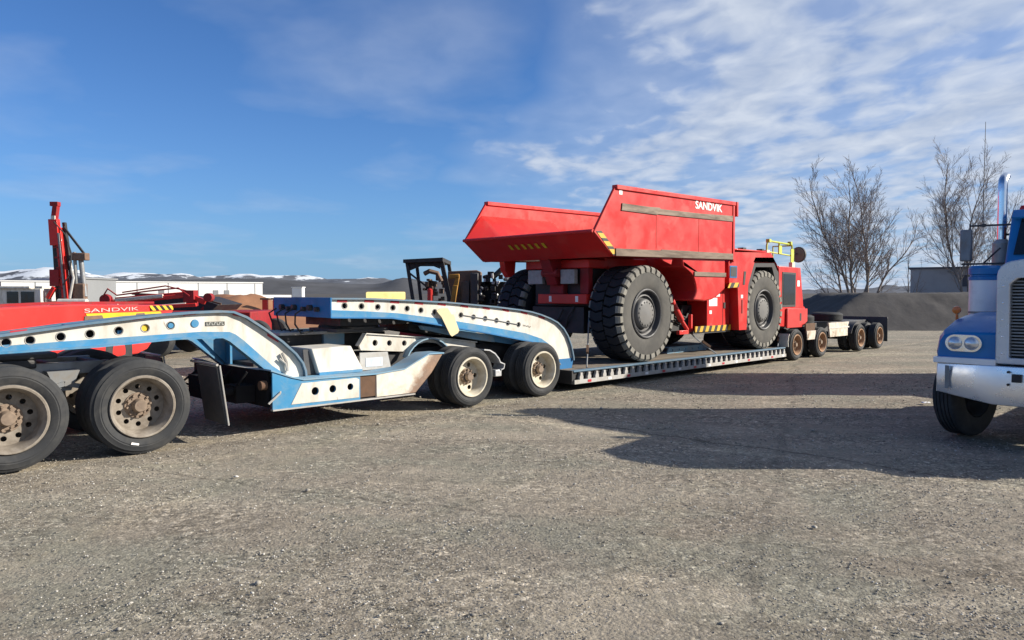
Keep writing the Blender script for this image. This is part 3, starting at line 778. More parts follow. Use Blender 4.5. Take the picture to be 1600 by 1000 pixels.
# lower side rails, near and far
L_POLY = [(-3.33, 0.80), (-3.06, 0.70), (-2.9, 0.655), (-1.78, 0.645), (-1.3, 0.68), (-1.1, 0.77), (-0.86, 0.87), (-0.58, 0.87), (-0.62, 0.80), (-0.80, 0.60), (-1.1, 0.32), (-2.06, 0.315), (-3.33, 0.315)]
for y, s in ((0.0, -1), (2.46, 1)):
    rail = jp.part('side_rail', MB().plate([(-3.33, 0.80), (-3.06, 0.70), (-2.9, 0.655), (-2.05, 0.65), (-2.05, 0.315), (-3.33, 0.315)], [(-2.74, 0.50, 0.052), (-2.48, 0.505, 0.05), (-2.21, 0.51, 0.045)], y, y + 0.03), 'blue', sharp=40)
    jp.part('rail_plate', MB().plate([(-2.93, 0.618), (-2.12, 0.622), (-2.07, 0.60), (-2.07, 0.352), (-3.08, 0.358)], [(-2.74, 0.50, 0.053), (-2.48, 0.505, 0.051), (-2.21, 0.51, 0.046)], y - 0.006 if s < 0 else y + 0.0301, y - 0.001 if s < 0 else y + 0.036), 'white', parent=rail)
    jp.part('rust_panel', MB().box(-2.05, -1.79, y + 0.012, y + 0.03, 0.345, 0.645), 'rust', parent=rail)
    jp.part('swept_panel', MB().prism([(-1.79, 0.645), (-1.3, 0.68), (-1.1, 0.77), (-0.86, 0.87), (-0.60, 0.86), (-0.80, 0.60), (-1.1, 0.325), (-1.79, 0.325)], y, y + 0.03), 'white_stained', parent=rail, bevel=0.01)
    jp.part('bottom_lip', MB().box(-3.33, -1.12, y - 0.012, y + 0.06, 0.298, 0.318), 'steel_pale', parent=rail)
    jp.part('rail_cap', MB().ribbon([(-3.35, 0.822), (-3.06, 0.715), (-2.9, 0.672), (-1.79, 0.662), (-1.3, 0.697), (-1.1, 0.787), (-0.86, 0.887), (-0.58, 0.887)], y - 0.015 if s < 0 else y - 0.30, y + 0.34 if s < 0 else y + 0.045, 0.018), 'blue_pale', parent=rail)
    jp.part('inner_web', MB().box(-3.2, -1.2, y + (0.10 if s < 0 else -0.10), y + (0.12 if s < 0 else -0.08), 0.33, 0.63), 'black', parent=rail)
# boxes, plate with a sticker, inner beams
bx = jp.part('tool_box', MB().add([(-2.61, 0.32, 1.03), (-1.99, 0.32, 1.04), (-1.83, 0.28, 0.72), (-1.84, 0.28, 0.68), (-2.52, 0.28, 0.68), (-2.61, 0.95, 1.03), (-1.99, 0.95, 1.04), (-1.83, 0.95, 0.72), (-1.84, 0.95, 0.68), (-2.52, 0.95, 0.68)],
                            [(0, 1, 2, 3, 4), (9, 8, 7, 6, 5), (0, 5, 6, 1), (1, 6, 7, 2), (2, 7, 8, 3), (3, 8, 9, 4), (4, 9, 5, 0)]), 'white', bevel=0.015)
jp.part('box_foot', MB().box(-2.52, -1.84, 0.265, 0.90, 0.668, 0.705), 'blue', parent=bx)
jp.part('dark_panel', MB().prism([(-2.71, 1.02), (-2.64, 1.02), (-2.52, 0.675), (-2.68, 0.675)], 0.36, 0.38), 'charcoal')
pt = jp.part('sticker_plate', MB().prism([(-1.83, 0.93), (-1.36, 0.92), (-1.30, 0.68), (-1.83, 0.675)], 0.34, 0.36), 'steel_pale')
jp.part('sticker', MB().box(-1.74, -1.45, 0.335, 0.339, 0.72, 0.85), 'sticker', parent=pt)
I_POLY = [(-1.48, 1.17), (0.12, 1.02), (0.70, 0.94), (0.70, 0.86), (-0.02, 0.90), (-0.12, 0.965), (-0.33, 1.0), (-0.55, 0.965), (-0.80, 0.87), (-1.57, 0.93), (-1.60, 1.0)]
for y in (0.72, 1.75):
    ib = jp.part('inner_beam', MB().plate(I_POLY, [(-1.32, 1.03, 0.047), (-1.06, 1.015, 0.044), (-0.78, 1.0, 0.044)], y, y + 0.04), 'white', bevel=0.0, sharp=40)
    jp.part('beam_cap', MB().ribbon([(-1.62, 1.0), (-1.49, 1.185), (0.12, 1.035), (0.72, 0.955)], y - 0.03, y + 0.08, 0.016), 'white', parent=ib)
arch = [(-0.36 + 0.50 * math.cos(a), 0.58 + 0.49 * math.sin(a)) for a in [R(155 - 12 * k) for k in range(11)]]
jp.part('wheel_arch', MB().ribbon(arch, 0.60, 0.73, 0.02), 'blue_pale', sharp=50)
for y0, y1 in ((0.05, 0.30), (2.2, 2.45)):
    f = [(0.30, 0.885), (0.42, 0.87), (0.54, 0.81), (0.63, 0.72), (0.66, 0.66), (0.76, 0.62), (0.74, 0.54), (0.68, 0.52)]
    jp.part('rear_fender', MB().ribbon(f, y0, y1, 0.02), 'alloy', sharp=60)
    jp.part('fender_stay', MB().box(0.56, 0.70, y0 + 0.02, y0 + 0.2, 0.42, 0.53), 'alloy', bevel=0.01)
# deck, platform and fifth wheel
jp.part('platform', MB().box(-2.66, -0.9, 1.12, 1.98, 1.17, 1.215), 'steel_pale', bevel=0.008)
jp.part('platform_skirt', MB().box(-2.62, -1.95, 1.20, 1.95, 1.0, 1.169), 'black')
jp.part('platform_skirt', MB().box(-1.93, -1.58, 1.16, 1.95, 1.0, 1.169), 'blue_pale')
jp.part('platform_skirt', MB().box(-1.56, -0.8, 1.22, 1.95, 0.9, 1.169), 'black')
jp.part('fifth_wheel', MB().lathe([(0.0, 0.0), (0.44, 0.0), (0.46, 0.03), (0.40, 0.10), (0.0, 0.12)], c=(-1.45, 1.25, 1.24), n=32, axis='z').box(-1.9, -1.0, 0.85, 1.65, 1.20, 1.25), 'charcoal')
jp.part('main_frame', MB().box(-3.2, 2.1, 0.80, 1.70, 0.55, 0.84).box(-0.7, 2.1, 0.86, 1.64, 0.84, 0.9), 'black')
jp.part('deck_floor', MB().box(-3.2, -1.2, 0.04, 2.45, 0.33, 0.36), 'black')
b = MB()
for x in (0.0, 1.62):
    b.box(x - 0.14, x + 0.14, 0.70, 0.80, 0.40, 0.72)
    b.tube([(x - 0.5, 0.73, 0.45), (x + 0.4, 0.73, 0.50)], 0.05, 8)
jp.part('suspension', b, 'black')
b = MB()
for k in range(5):
    xx = 0.15 + k * 0.22
    b.box(xx, xx + 0.14, 1.0, 1.5, 0.97 - 0.02 * k, 1.04 - 0.03 * k)
jp.part('ride_height_shims', b, 'steel')
for i, x in enumerate((0.0, 1.62)): dual_axle(jp, W_JEEP, x, 0.465, 0.255, 0.0, 2.5, spin=0.35 + i * 1.1)


# ------------------------------------------------------------------ 3. lowboy trailer
lb = Thing('lowboy_trailer', 'low deck lowboy trailer with white and blue gooseneck carrying the red dump truck', 'trailer', (6.5, 1.7, 0))
G_TOP = [(-2.24, 1.715), (-1.62, 1.71), (-1.11, 1.69), (-0.17, 1.645), (0.88, 1.56), (1.46, 1.50), (1.75, 1.46), (2.0, 1.405), (2.25, 1.33), (2.45, 1.25), (2.62, 1.13), (2.74, 0.99), (2.84, 0.80), (2.90, 0.60), (2.91, 0.52)]
G_LOW = [(-2.24, 1.545), (-1.62, 1.515), (-1.11, 1.48), (-0.3, 1.38), (0.61, 1.245), (1.64, 1.075), (2.05, 0.96), (2.24, 0.86), (2.40, 0.70), (2.46, 0.54)]
G_BOT = [(-2.24, 1.45), (-1.21, 1.42), (-0.6, 1.335), (0.08, 1.225), (0.75, 1.115), (1.46, 0.985), (2.05, 0.875), (2.2, 0.82)]
G_HOLES = [(-2.01, 1.60), (-1.73, 1.59), (-1.45, 1.575), (-1.18, 1.562), (-0.92, 1.545), (-0.66, 1.515), (-0.39, 1.485), (0.15, 1.425), (0.42, 1.385), (0.68, 1.355), (0.94, 1.315), (1.21, 1.265), (1.47, 1.23)]
for y, near in ((0.45, True), (1.98, False)):
    web = lb.part('gooseneck_web', MB().plate(inset(G_TOP, 0.024) + G_LOW[::-1], [(x, z, 0.040) for x, z in G_HOLES], y, y + 0.025), 'white', sharp=40)
    lb.part('flange_plate', MB().ribbon(G_TOP, y - 0.05, y + 0.11, 0.024), 'flange', sharp=50)
    lb.part('lower_stripe', MB().prism(G_LOW[:8] + G_BOT[::-1], y - 0.004, y + 0.035), 'blue', sharp=50)
    lb.part('lower_flange', MB().ribbon(G_BOT, y - 0.03, y + 0.10, 0.020), 'blue_deep', sharp=50)
    if near:
        ring = MB().lathe([(0.040, -0.002), (0.046, -0.006), (0.050, -0.002)], n=18).mesh('hole_collar', 'steel_pale')
        for x, z in G_HOLES: lb.at('hole_collar', ring, x, y, z, parent=web)
        for i, x in enumerate((-2.05, -1.60, -1.15, -0.70, -0.25, 0.22, 0.70, 1.15, 1.60, 2.05)):
            z = interp([(p[0], p[1]) for p in G_TOP], x) - 0.047; d = -0.02 - 0.045 * i / 2
            lb.part('reflector', MB().prism([(x - 0.08, z - 0.08 * d - 0.015), (x + 0.08, z + 0.08 * d - 0.015), (x + 0.08, z + 0.08 * d + 0.015), (x - 0.08, z - 0.08 * d + 0.015)], y - 0.007, y), 'tape_red', parent=web)
        g = MB()
        for k in range(6):
            x = 1.58 + k * 0.034; z = 1.215 - k * 0.0068
            g.box(x, x + 0.007, y - 0.004, y - 0.0005, z - 0.014, z + 0.014); g.box(x + 0.009, x + 0.024, y - 0.004, y - 0.0005, z + (0.006 if k % 2 else -0.014), z + (0.014 if k % 2 else -0.006))
        lb.part('web_lettering', g, 'plate_dark', parent=web)
        lb.part('air_line', MB().tube([(0.20, y - 0.012, 1.42), (0.66, y - 0.012, 1.356), (0.94, y - 0.012, 1.317), (1.44, y - 0.012, 1.234)], 0.007, 6), 'steel', parent=web)
lb.part('neck_deck', MB().prism([(p[0], p[1] - 0.03) for p in G_TOP[:7]] + [(p[0], p[1] - 0.05) for p in G_TOP[:7]][::-1], 0.478, 1.978), 'blue_deep')
fp = lb.part('front_plate', MB().box(-2.265, -2.242, 0.40, 2.08, 1.435, 1.718), 'blue_deep', bevel=0.006)
b = MB()
for k, y in enumerate((0.72, 0.92, 1.10, 1.38, 1.55, 1.75)):
    b.tube([(-2.266, y, 1.55 + 0.02 * (k % 2)), (-2.33, y, 1.55 + 0.02 * (k % 2))], 0.035 + 0.008 * (k % 2), 10)
lb.part('hose_coupling', b, 'black', parent=fp)
hs = MB()
for k, y in enumerate((1.05, 1.35, 1.62, 1.86)):
    pts = [(-2.33, y, 1.55), (-2.44, y + 0.02, 1.48), (-2.44 + 0.02 * k, y + 0.03, 1.33), (-2.36, y, 1.20), (-2.2, y - 0.05, 1.23)]
    hs.tube(pts, 0.014, 6)
lb.part('air_hose', hs, 'black', parent=fp)
for y in (0.62, 1.80):
    lb.part('lift_beam', MB().prism([(-0.52, 1.27), (1.02, 1.06), (1.07, 0.93), (0.55, 1.01), (-0.47, 1.20)], y, y + 0.10), 'blue_pale', bevel=0.006)
    lb.part('lift_beam', MB().prism([(1.03, 1.055), (1.95, 0.86), (1.95, 0.80), (1.08, 0.94)], y + 0.012, y + 0.09), 'blue')
lb.part('neck_underframe', MB().box(-1.9, -0.6, 0.75, 1.75, 1.30, 1.42).prism([(-0.6, 1.30), (1.9, 0.86), (1.9, 0.80), (-0.6, 1.18)], 0.85, 1.65), 'black')
# deck
DX0, DX1, DY0, DY1 = 2.48, 10.88, 0.06, 3.50
dk = lb.part('deck_frame', MB().box(DX0, DX1, DY0 + 0.10, DY1 - 0.10, 0.13, 0.335), 'charcoal')
for y0, y1 in ((DY0 - 0.012, DY0 + 0.10), (DY1 - 0.10, DY1 + 0.012)):
    near = y0 < 1
    yo = y0 if near else y1
    rl = lb.part('edge_rail', MB().box(DX0, DX1, y0, y1, 0.352, 0.378).box(DX0, DX1, y0 if near else y1 - 0.05, y0 + 0.05 if near else y1, 0.345, 0.352), 'flange', bevel=0.004)
    lb.part('edge_strip', MB().box(DX0, DX1, y0 - 0.02 if near else y1 - 0.01, y0 + 0.01 if near else y1 + 0.02, 0.128, 0.205), 'steel_pale', bevel=0.004, parent=rl)
    lb.part('edge_web', MB().box(DX0, DX1, y0 + 0.05 if near else y1 - 0.06, y0 + 0.06 if near else y1 - 0.05, 0.205, 0.345), 'black', parent=rl)
br = MB().prism([(-0.05, 0.0), (0.05, 0.0), (0.05, 0.05), (0.028, 0.085), (0.028, 0.125), (-0.028, 0.125), (-0.028, 0.085), (-0.05, 0.05)], -0.012, 0.04).mesh('deck_bracket', 'steel_pale')
for k in range(37):
    lb.at('deck_bracket', br, DX0 + 0.20 + k * 0.225, DY0 - 0.015, 0.206)
tp = MB().box(-0.05, 0.05, -0.004, 0.0, 0, 0.045).mesh('deck_reflector', 'tape_red'); tw = MB().box(-0.05, 0.05, -0.004, 0.0, 0, 0.045).mesh('deck_reflector', 'tape_white')
for k in range(14): lb.at('reflector', tw if k % 2 else tp, DX0 + 0.42 + k * 0.60, DY0 - 0.033, 0.145)
pk = [MB().box(0.01, DX1 - DX0 - 0.01, 0, 0.262, 0, 0.036).mesh('plank', 'plank')]
for k in range(12): lb.at('plank', pk[0], DX0, DY0 + 0.11 + k * 0.271, 0.336 + rnd.uniform(-0.002, 0.004), bevel=0.005)
lb.part('deck_nose', MB().box(DX0 - 0.04, DX0 - 0.002, DY0 + 0.0, DY1, 0.13, 0.376), 'black', bevel=0.004)
lb.part('deck_hook', MB().box(2.0, 2.46, 0.5, 2.1, 0.20, 0.50), 'black')
b = MB()
b.tube([(2.30, 0.25, 0.52), (2.75, 0.6, 0.42), (3.0, 1.2, 0.40)], 0.02, 6)
lb.part('drop_chain', b, 'steel')
for k, (p, q) in enumerate([((4.05, 1.0, 1.35), (2.95, 0.14, 0.40)), ((6.75, 0.60, 1.15), (7.55, 0.13, 0.40)), ((11.6, 0.55, 1.0), (10.6, 0.13, 0.40)), ((4.05, 2.7, 1.35), (2.95, 3.4, 0.40))]):
    p, q = Vector(p), Vector(q)
    lb.part('tie_down_chain', MB().tube([p.lerp(q, t) + Vector((0, 0, -0.06 * math.sin(math.pi * t))) for t in (0, .2, .4, .6, .8, 1)], 0.016, 6), 'steel')
    m_ = p.lerp(q, 0.62)
    lb.part('chain_binder', MB().obox(m_, m_ + (q - p).normalized() * 0.26 + Vector((0, 0, 0.03)), 0.045, 0.05), 'rust')
for y in (0.44, 1.97): lb.part('gooseneck_foot', MB().prism([(2.44, 0.56), (2.92, 0.56), (2.86, 0.30), (2.46, 0.30)], y, y + 0.115), 'blue_deep')
# rear bogie
lb.part('rear_neck', MB().prism([(10.86, 0.36), (11.0, 0.90), (13.6, 0.90), (13.6, 0.74), (11.2, 0.74), (11.05, 0.20), (10.86, 0.20)], 0.55, 2.35), 'charcoal')
for y in (-0.01, 2.52):
    fr = lb.part('bogie_side', MB().prism([(11.93, 0.96), (12.55, 0.96), (12.48, 0.70), (11.98, 0.70)], y, y + 0.04), 'rust')
    lb.part('side_cover', MB().prism([(11.95, 0.76), (12.52, 0.76), (12.44, 0.52), (12.00, 0.52)], y - 0.03, y + 0.0), 'white_old', parent=fr)
lb.part('wheel_guard', MB().ribbon([(10.93, 0.38), (10.91, 0.52), (10.95, 0.66), (11.0, 0.72)], 0.0, 0.28, 0.02), 'white')
for i, x in enumerate((11.40, 12.97)): dual_axle(lb, W_TAIL, x, 0.415, 0.245, -0.02, 2.56, spin=0.2 + i)

# ------------------------------------------------------------------ 4. booster bogie behind it
bo = Thing('booster_trailer', 'white framed rear booster bogie with two axles and a spare tyre on top', 'trailer', (16.0, 1.3, 0))
bo.part('frame', MB().box(13.55, 18.2, 0.62, 1.95, 0.62, 0.90), 'charcoal', bevel=0.01)
for y in (0.05, 2.48):
    fr = bo.part('side_cover', MB().prism([(13.56, 0.93), (15.05, 0.93), (14.95, 0.80), (14.95, 0.52), (13.68, 0.52), (13.62, 0.76)], y, y + 0.05), 'white_old', bevel=0.008)
    bo.part('cover_lip', MB().box(13.58, 15.02, y - 0.012, y, 0.76, 0.80), 'white', parent=fr)
    bo.part('fender', MB().ribbon([(15.2 + 0.55 * (1 + math.cos(a)), 0.45 + 0.46 * math.sin(a)) for a in [R(165 - 15 * k) for k in range(6)]], y, y + 0.5, 0.02), 'charcoal')
bo.part('mud_flap', MB().box(18.05, 18.07, -0.02, 0.60, 0.20, 0.95), 'rubber_flap')
bo.part('mud_flap', MB().box(18.05, 18.07, 1.95, 2.55, 0.20, 0.95), 'rubber_flap')
bo.part('end_frame', MB().box(18.08, 18.14, 0.0, 2.55, 0.86, 1.0), 'charcoal')
for i, x in enumerate((15.85, 17.42)): dual_axle(bo, W_TAIL, x, 0.415, 0.245, 0.0, 2.56, spin=0.7 + i)
for k, (x, y, lab) in enumerate([(12.75, 0.62, 'spare tyre lying flat beside the red cab corner'), (14.75, 0.62, 'spare tyre lying flat on the white booster frame')]):
    me = W_TAIL[0]
    o = link('spare_tyre', me); tag(o, lab, 'tyre', 'spare tyres lying on the trailer tail')
    p = ROW + Matrix.Rotation(ROWA, 3, 'Z') @ Vector((x, y, 0.0))
    o.location = (p.x, p.y, 0.912 if k == 0 else 0.945); o.rotation_euler = (R(90), 0, k * 1.0)
    o.scale = (1.12, 1.0, 1.12)

# folded beam lying on the deck, foam block, cardboard
fb = Thing('folded_beam', 'light blue steel beam with small holes lying on the trailer deck under the red truck', 'beam', (7.7, 1.08, 0.378))
fb.part('beam_web', MB().plate([(6.88, 0.378), (6.95, 0.525), (8.6, 0.525), (8.6, 0.378)], [(7.1 + 0.28 * k, 0.45, 0.022) for k in range(6)], 1.0, 1.03), 'blue_pale')
fb.part('beam_flange', MB().box(6.93, 8.6, 1.03, 1.16, 0.50, 0.524).box(6.9, 8.6, 1.03, 1.16, 0.379, 0.40), 'blue_pale')
fo = Thing('foam_block', 'pale yellow foam block lying on top of the gooseneck', 'foam block', (-0.97, 1.1, 1.665))
fo.part('block', MB().prism([(-1.36, 0.92), (-0.60, 0.92), (-0.60, 1.06), (-1.16, 1.06)], 1.676, 1.80, axis='z'), 'foam', bevel=0.02)
fo.part('loose_sheet', MB().box(-1.28, -0.50, 0.885, 1.06, 1.664, 1.675), 'foam', bevel=0.008)
cb = Thing('cardboard_strip', 'buff cardboard strip hanging over the side of the gooseneck beam', 'cardboard', (-0.2, 0.4, 1.64))
q = [(-0.40, 1.50), (-0.33, 1.54), (-0.18, 1.545), (-0.10, 1.44), (-0.06, 1.44), (0.06, 1.18), (0.03, 1.14), (-0.09, 1.09), (-0.13, 1.12), (-0.30, 1.40)]
cb.part('strip', MB().prism(q, 0.385, 0.397), 'card')

# ------------------------------------------------------------------ 5. red underground dump truck
dt = Thing('dump_truck', 'red underground mining dump truck with huge black tyres loaded on the lowboy', 'dump truck', (7.3, 1.83, 0.378))
# bed
PX = [(2.97, 2.91), (3.55, 2.48), (8.08, 2.56), (8.08, 3.845), (3.60, 3.79)]
YN, YF = 0.0, 3.62
bed = dt.part('bed', MB().prism(PX, YN, YN + 0.06).prism(PX, YF, YF + 0.06), 'red', bevel=0.012)
dt.part('top_rail', MB().obox((3.62, YN + 0.03, 3.79), (8.1, YN + 0.03, 3.845), 0.13, 0.09).obox((3.62, YF + 0.03, 3.79), (8.1, YF + 0.03, 3.845), 0.13, 0.09), 'red', parent=bed, bevel=0.012)
lip = MB()
lip.add([(2.96, YN + 0.061, 2.93), (2.96, YF - 0.001, 2.93), (3.56, YF - 0.001, 2.47), (3.56, YN + 0.061, 2.47), (3.06, YN + 0.061, 2.95), (3.06, YF - 0.001, 2.95), (3.64, YF - 0.001, 2.50), (3.64, YN + 0.061, 2.50)],
        [(0, 1, 2, 3), (4, 7, 6, 5), (0, 4, 5, 1), (3, 2, 6, 7), (0, 3, 7, 4), (1, 5, 6, 2)])
dt.part('tail_lip', lip, 'red', parent=bed)
dt.part('tail_edge', MB().tube([(2.97, YN + 0.02, 2.925), (2.97, YF + 0.04, 2.925)], 0.035, 8), 'red', parent=bed)
fl = MB()
SEC = [(3.02, 2.94, 0.06), (4.4, 2.62, 0.06), (5.4, 2.56, 0.06)]
fl.prism([(3.02, 2.945), (4.3, 2.60), (5.5, 2.58), (5.5, 2.52), (4.3, 2.52), (3.55, 2.50)], YN + 0.062, YF - 0.002)
dt.part('bed_floor', fl, 'red', parent=bed)
for s in (1,):                                               # sloped inner liners at the tail, facing up and inwards
    ya, yb = (YF - 0.004, YF - 0.95) if s else (YN + 0.064, YN + 1.0)
    v = [(3.46, ya, 3.50), (5.75, ya, 3.52), (6.1, yb, 2.62), (3.7, yb, 2.72), (3.0, ya, 2.96), (3.05, yb, 2.93), (6.05, ya, 2.62)]
    dt.part('inner_liner', MB().add(v, [(0, 1, 2, 3), (0, 3, 5, 4), (1, 6, 2), (0, 4, 6, 1), (3, 2, 6, 4, 5)]), 'red', parent=bed)
dt.part('headboard', MB().box(8.081, 8.16, YN + 0.02, YF + 0.04, 2.50, 3.86).box(8.161, 8.24, YN - 0.02, YF + 0.08, 3.56, 3.90), 'red', parent=bed, bevel=0.015)
# belly: full width hull in front of the rear wheel arch, narrow core behind it
ARCH = [(5.95, 2.56), (6.01, 2.34), (6.16, 2.29), (6.29, 2.23), (6.42, 2.12), (6.50, 1.97), (6.54, 1.82), (6.50, 1.72), (6.42, 1.63)]
bl = dt.part('belly', MB().prism(ARCH + [(6.9, 1.60), (7.2, 1.635), (7.45, 1.72), (7.76, 1.88), (7.76, 2.56)], 0.035, 3.63), 'red', parent=bed, bevel=0.045)
dt.part('belly_core', MB().prism([(4.5, 2.52), (4.6, 2.3), (5.9, 1.75), (6.56, 1.66), (6.56, 2.52)], 0.95, 2.75), 'red', parent=bed, bevel=0.02)
dt.part('arch_web', MB().prism([(5.05, 2.555), (5.62, 2.555), (5.55, 2.38), (5.30, 2.44)], 0.035, 0.07), 'red', parent=bed)
# wear bands
dt.part('wear_band', MB().prism([(3.78, 3.36), (3.79, 3.40), (3.80, 3.50), (4.6, 3.50), (5.05, 3.515), (5.08, 3.49), (6.6, 3.51), (7.98, 3.56), (7.98, 3.43), (6.0, 3.39), (5.0, 3.375), (4.95, 3.36)], YN - 0.022, YN - 0.001), 'wear', parent=bed, bevel=0.004)
dt.part('wear_band', MB().prism([(3.60, 2.485), (3.60, 2.63), (5.1, 2.65), (5.14, 2.67), (8.0, 2.69), (8.0, 2.555)], YN - 0.03, YN - 0.001), 'wear', parent=bed, bevel=0.004)
dt.part('wear_band', MB().box(6.42, 7.75, 0.008, 0.034, 2.15, 2.245), 'wear', parent=bed, bevel=0.004)
dt.part('rib', MB().box(8.0, 8.07, YN - 0.02, YN - 0.001, 2.66, 3.82), 'red', parent=bed, bevel=0.006)
dt.part('hazard_strip', MB().prism([(3.04, 2.92), (3.18, 2.94), (3.66, 2.56), (3.56, 2.49)], YN - 0.008, YN - 0.001), 'haz_vert', parent=bed)
for k in range(6):
    y = 1.42 + k * 0.19; t = 0.42
    x, z = 2.96 + 0.6 * t, 2.93 - 0.46 * t
    o = dt.part('tail_marker', MB().add([(x - 0.07, y, z + 0.05 - 0.004), (x - 0.07, y + 0.08, z + 0.05 - 0.004), (x + 0.05, y + 0.08, z - 0.042 - 0.004), (x + 0.05, y, z - 0.042 - 0.004)], [(0, 1, 2, 3)]), 'yellow', parent=bed)
    o.location.x -= 0.006; o.location.z -= 0.006
dt.part('corner_decal', MB().box(3.72, 3.82, YN - 0.006, YN - 0.001, 3.66, 3.75), 'letter_white', parent=bed)
lt = link('bed_lettering', text_mesh('SANDVIK', 1.12, 0.17, 'letter_white', 0.006, 0.02), bed, loc=(6.40 - dt.base.x, YN - 0.002, 3.605 - dt.base.z)); lt.location.y = YN - 0.002 - dt.base.y
# weld seam lines on the side
for x in (4.95, 6.55):
    dt.part('seam', MB().box(x, x + 0.012, YN - 0.006, YN - 0.0005, 2.68, 3.42), 'red', parent=bed)
# rear frame
rf = dt.part('rear_frame', MB().box(4.15, 7.0, 1.05, 2.62, 1.50, 2.30), 'black', bevel=0.02)
dt.part('cross_beam', MB().box(3.98, 4.6, 0.95, 2.75, 2.29, 2.47), 'red', parent=rf, bevel=0.02)
dt.part('frame_post', MB().box(4.0, 4.14, 0.98, 1.20, 1.761, 2.289), 'red_dark', parent=rf, bevel=0.01)
dt.part('frame_post', MB().box(4.0, 4.14, 1.66, 2.04, 1.761, 2.289), 'red_dark', parent=rf, bevel=0.01)
dt.part('rear_bumper', MB().box(3.86, 4.04, 0.92, 2.26, 1.56, 1.76), 'red', parent=rf, bevel=0.012)
for y in (1.13, 1.86): dt.part('bumper_plate', MB().box(3.85, 3.859, y, y + 0.07, 1.60, 1.72), 'letter_white', parent=rf)
for y0, y1 in ((1.22, 1.60), (2.12, 2.54)):
    lm = dt.part('tail_lamp', MB().box(3.84, 3.95, y0, y1, 1.97, 2.27), 'lamp_grey', parent=rf, bevel=0.012)
dt.part('hinge', MB().prism([(3.6, 2.48), (4.2, 2.48), (4.2, 1.95), (3.85, 1.95)], 1.70, 1.98).tube([(3.82, 1.62, 2.2), (3.82, 2.06, 2.2)], 0.09, 14), 'red_dark', parent=rf, bevel=0.008)
for y in (3.02,): dt.part('tail_hook', MB().prism([(3.58, 2.50), (3.95, 2.50), (3.92, 2.20), (3.75, 2.12), (3.62, 2.28)], y, y + 0.16), 'red', parent=rf, bevel=0.01)
dt.part('axle_housing', MB().box(4.3, 5.3, 0.85, 2.85, 1.05, 1.62).tube([(4.82, 0.75, 1.36), (4.82, 2.95, 1.36)], 0.32, 16), 'black', parent=rf)
dt.part('belly_guard', MB().box(4.0, 6.6, 1.1, 2.55, 0.95, 1.49), 'black', parent=rf)
b = MB()
b.tube([(3.94, 1.62, 1.44), (3.9, 1.7, 1.25), (4.0, 1.9, 1.1)], 0.03, 6).tube([(4.0, 1.35, 1.5), (3.92, 1.45, 1.3), (4.0, 1.6, 1.05)], 0.025, 6)
dt.part('hose', b, 'black', parent=rf)
# dump ram and steering links in the joint
dt.part('dump_ram', MB().tube([(6.15, 0.42, 1.62), (6.55, 0.42, 1.18)], 0.07, 12).tube([(6.5, 0.42, 1.22), (6.8, 0.42, 0.95)], 0.045, 10).box(6.42, 6.98, 0.38, 0.46, 0.86, 0.95).box(6.86, 6.92, 0.36, 0.44, 0.95, 1.3), 'red_bright', bevel=0.006)
for k in range(5):
    y_ = 0.62 + 0.05 * k
    dt.part('hose', MB().tube([(6.35, y_, 1.55 - 0.05 * k), (6.6, y_ - 0.1, 1.30 - 0.04 * k), (6.95, y_ - 0.06, 1.22 - 0.05 * k), (7.4, y_ + 0.1, 1.45 - 0.06 * k)], 0.022, 8), 'black')
dt.part('pivot_stand', MB().box(6.2, 6.42, 0.55, 0.75, 1.15, 1.75).tube([(6.3, 0.5, 1.5), (6.3, 0.9, 1.5)], 0.16, 14), 'steel')
dt.part('joint_housing', MB().box(6.9, 7.95, 0.95, 2.7, 0.85, 1.62), 'red_dark', bevel=0.02)
dt.part('joint_guard', MB().box(6.55, 7.9, 0.75, 0.94, 0.92, 1.25).box(7.0, 7.95, 0.70, 0.94, 1.25, 1.50), 'black')
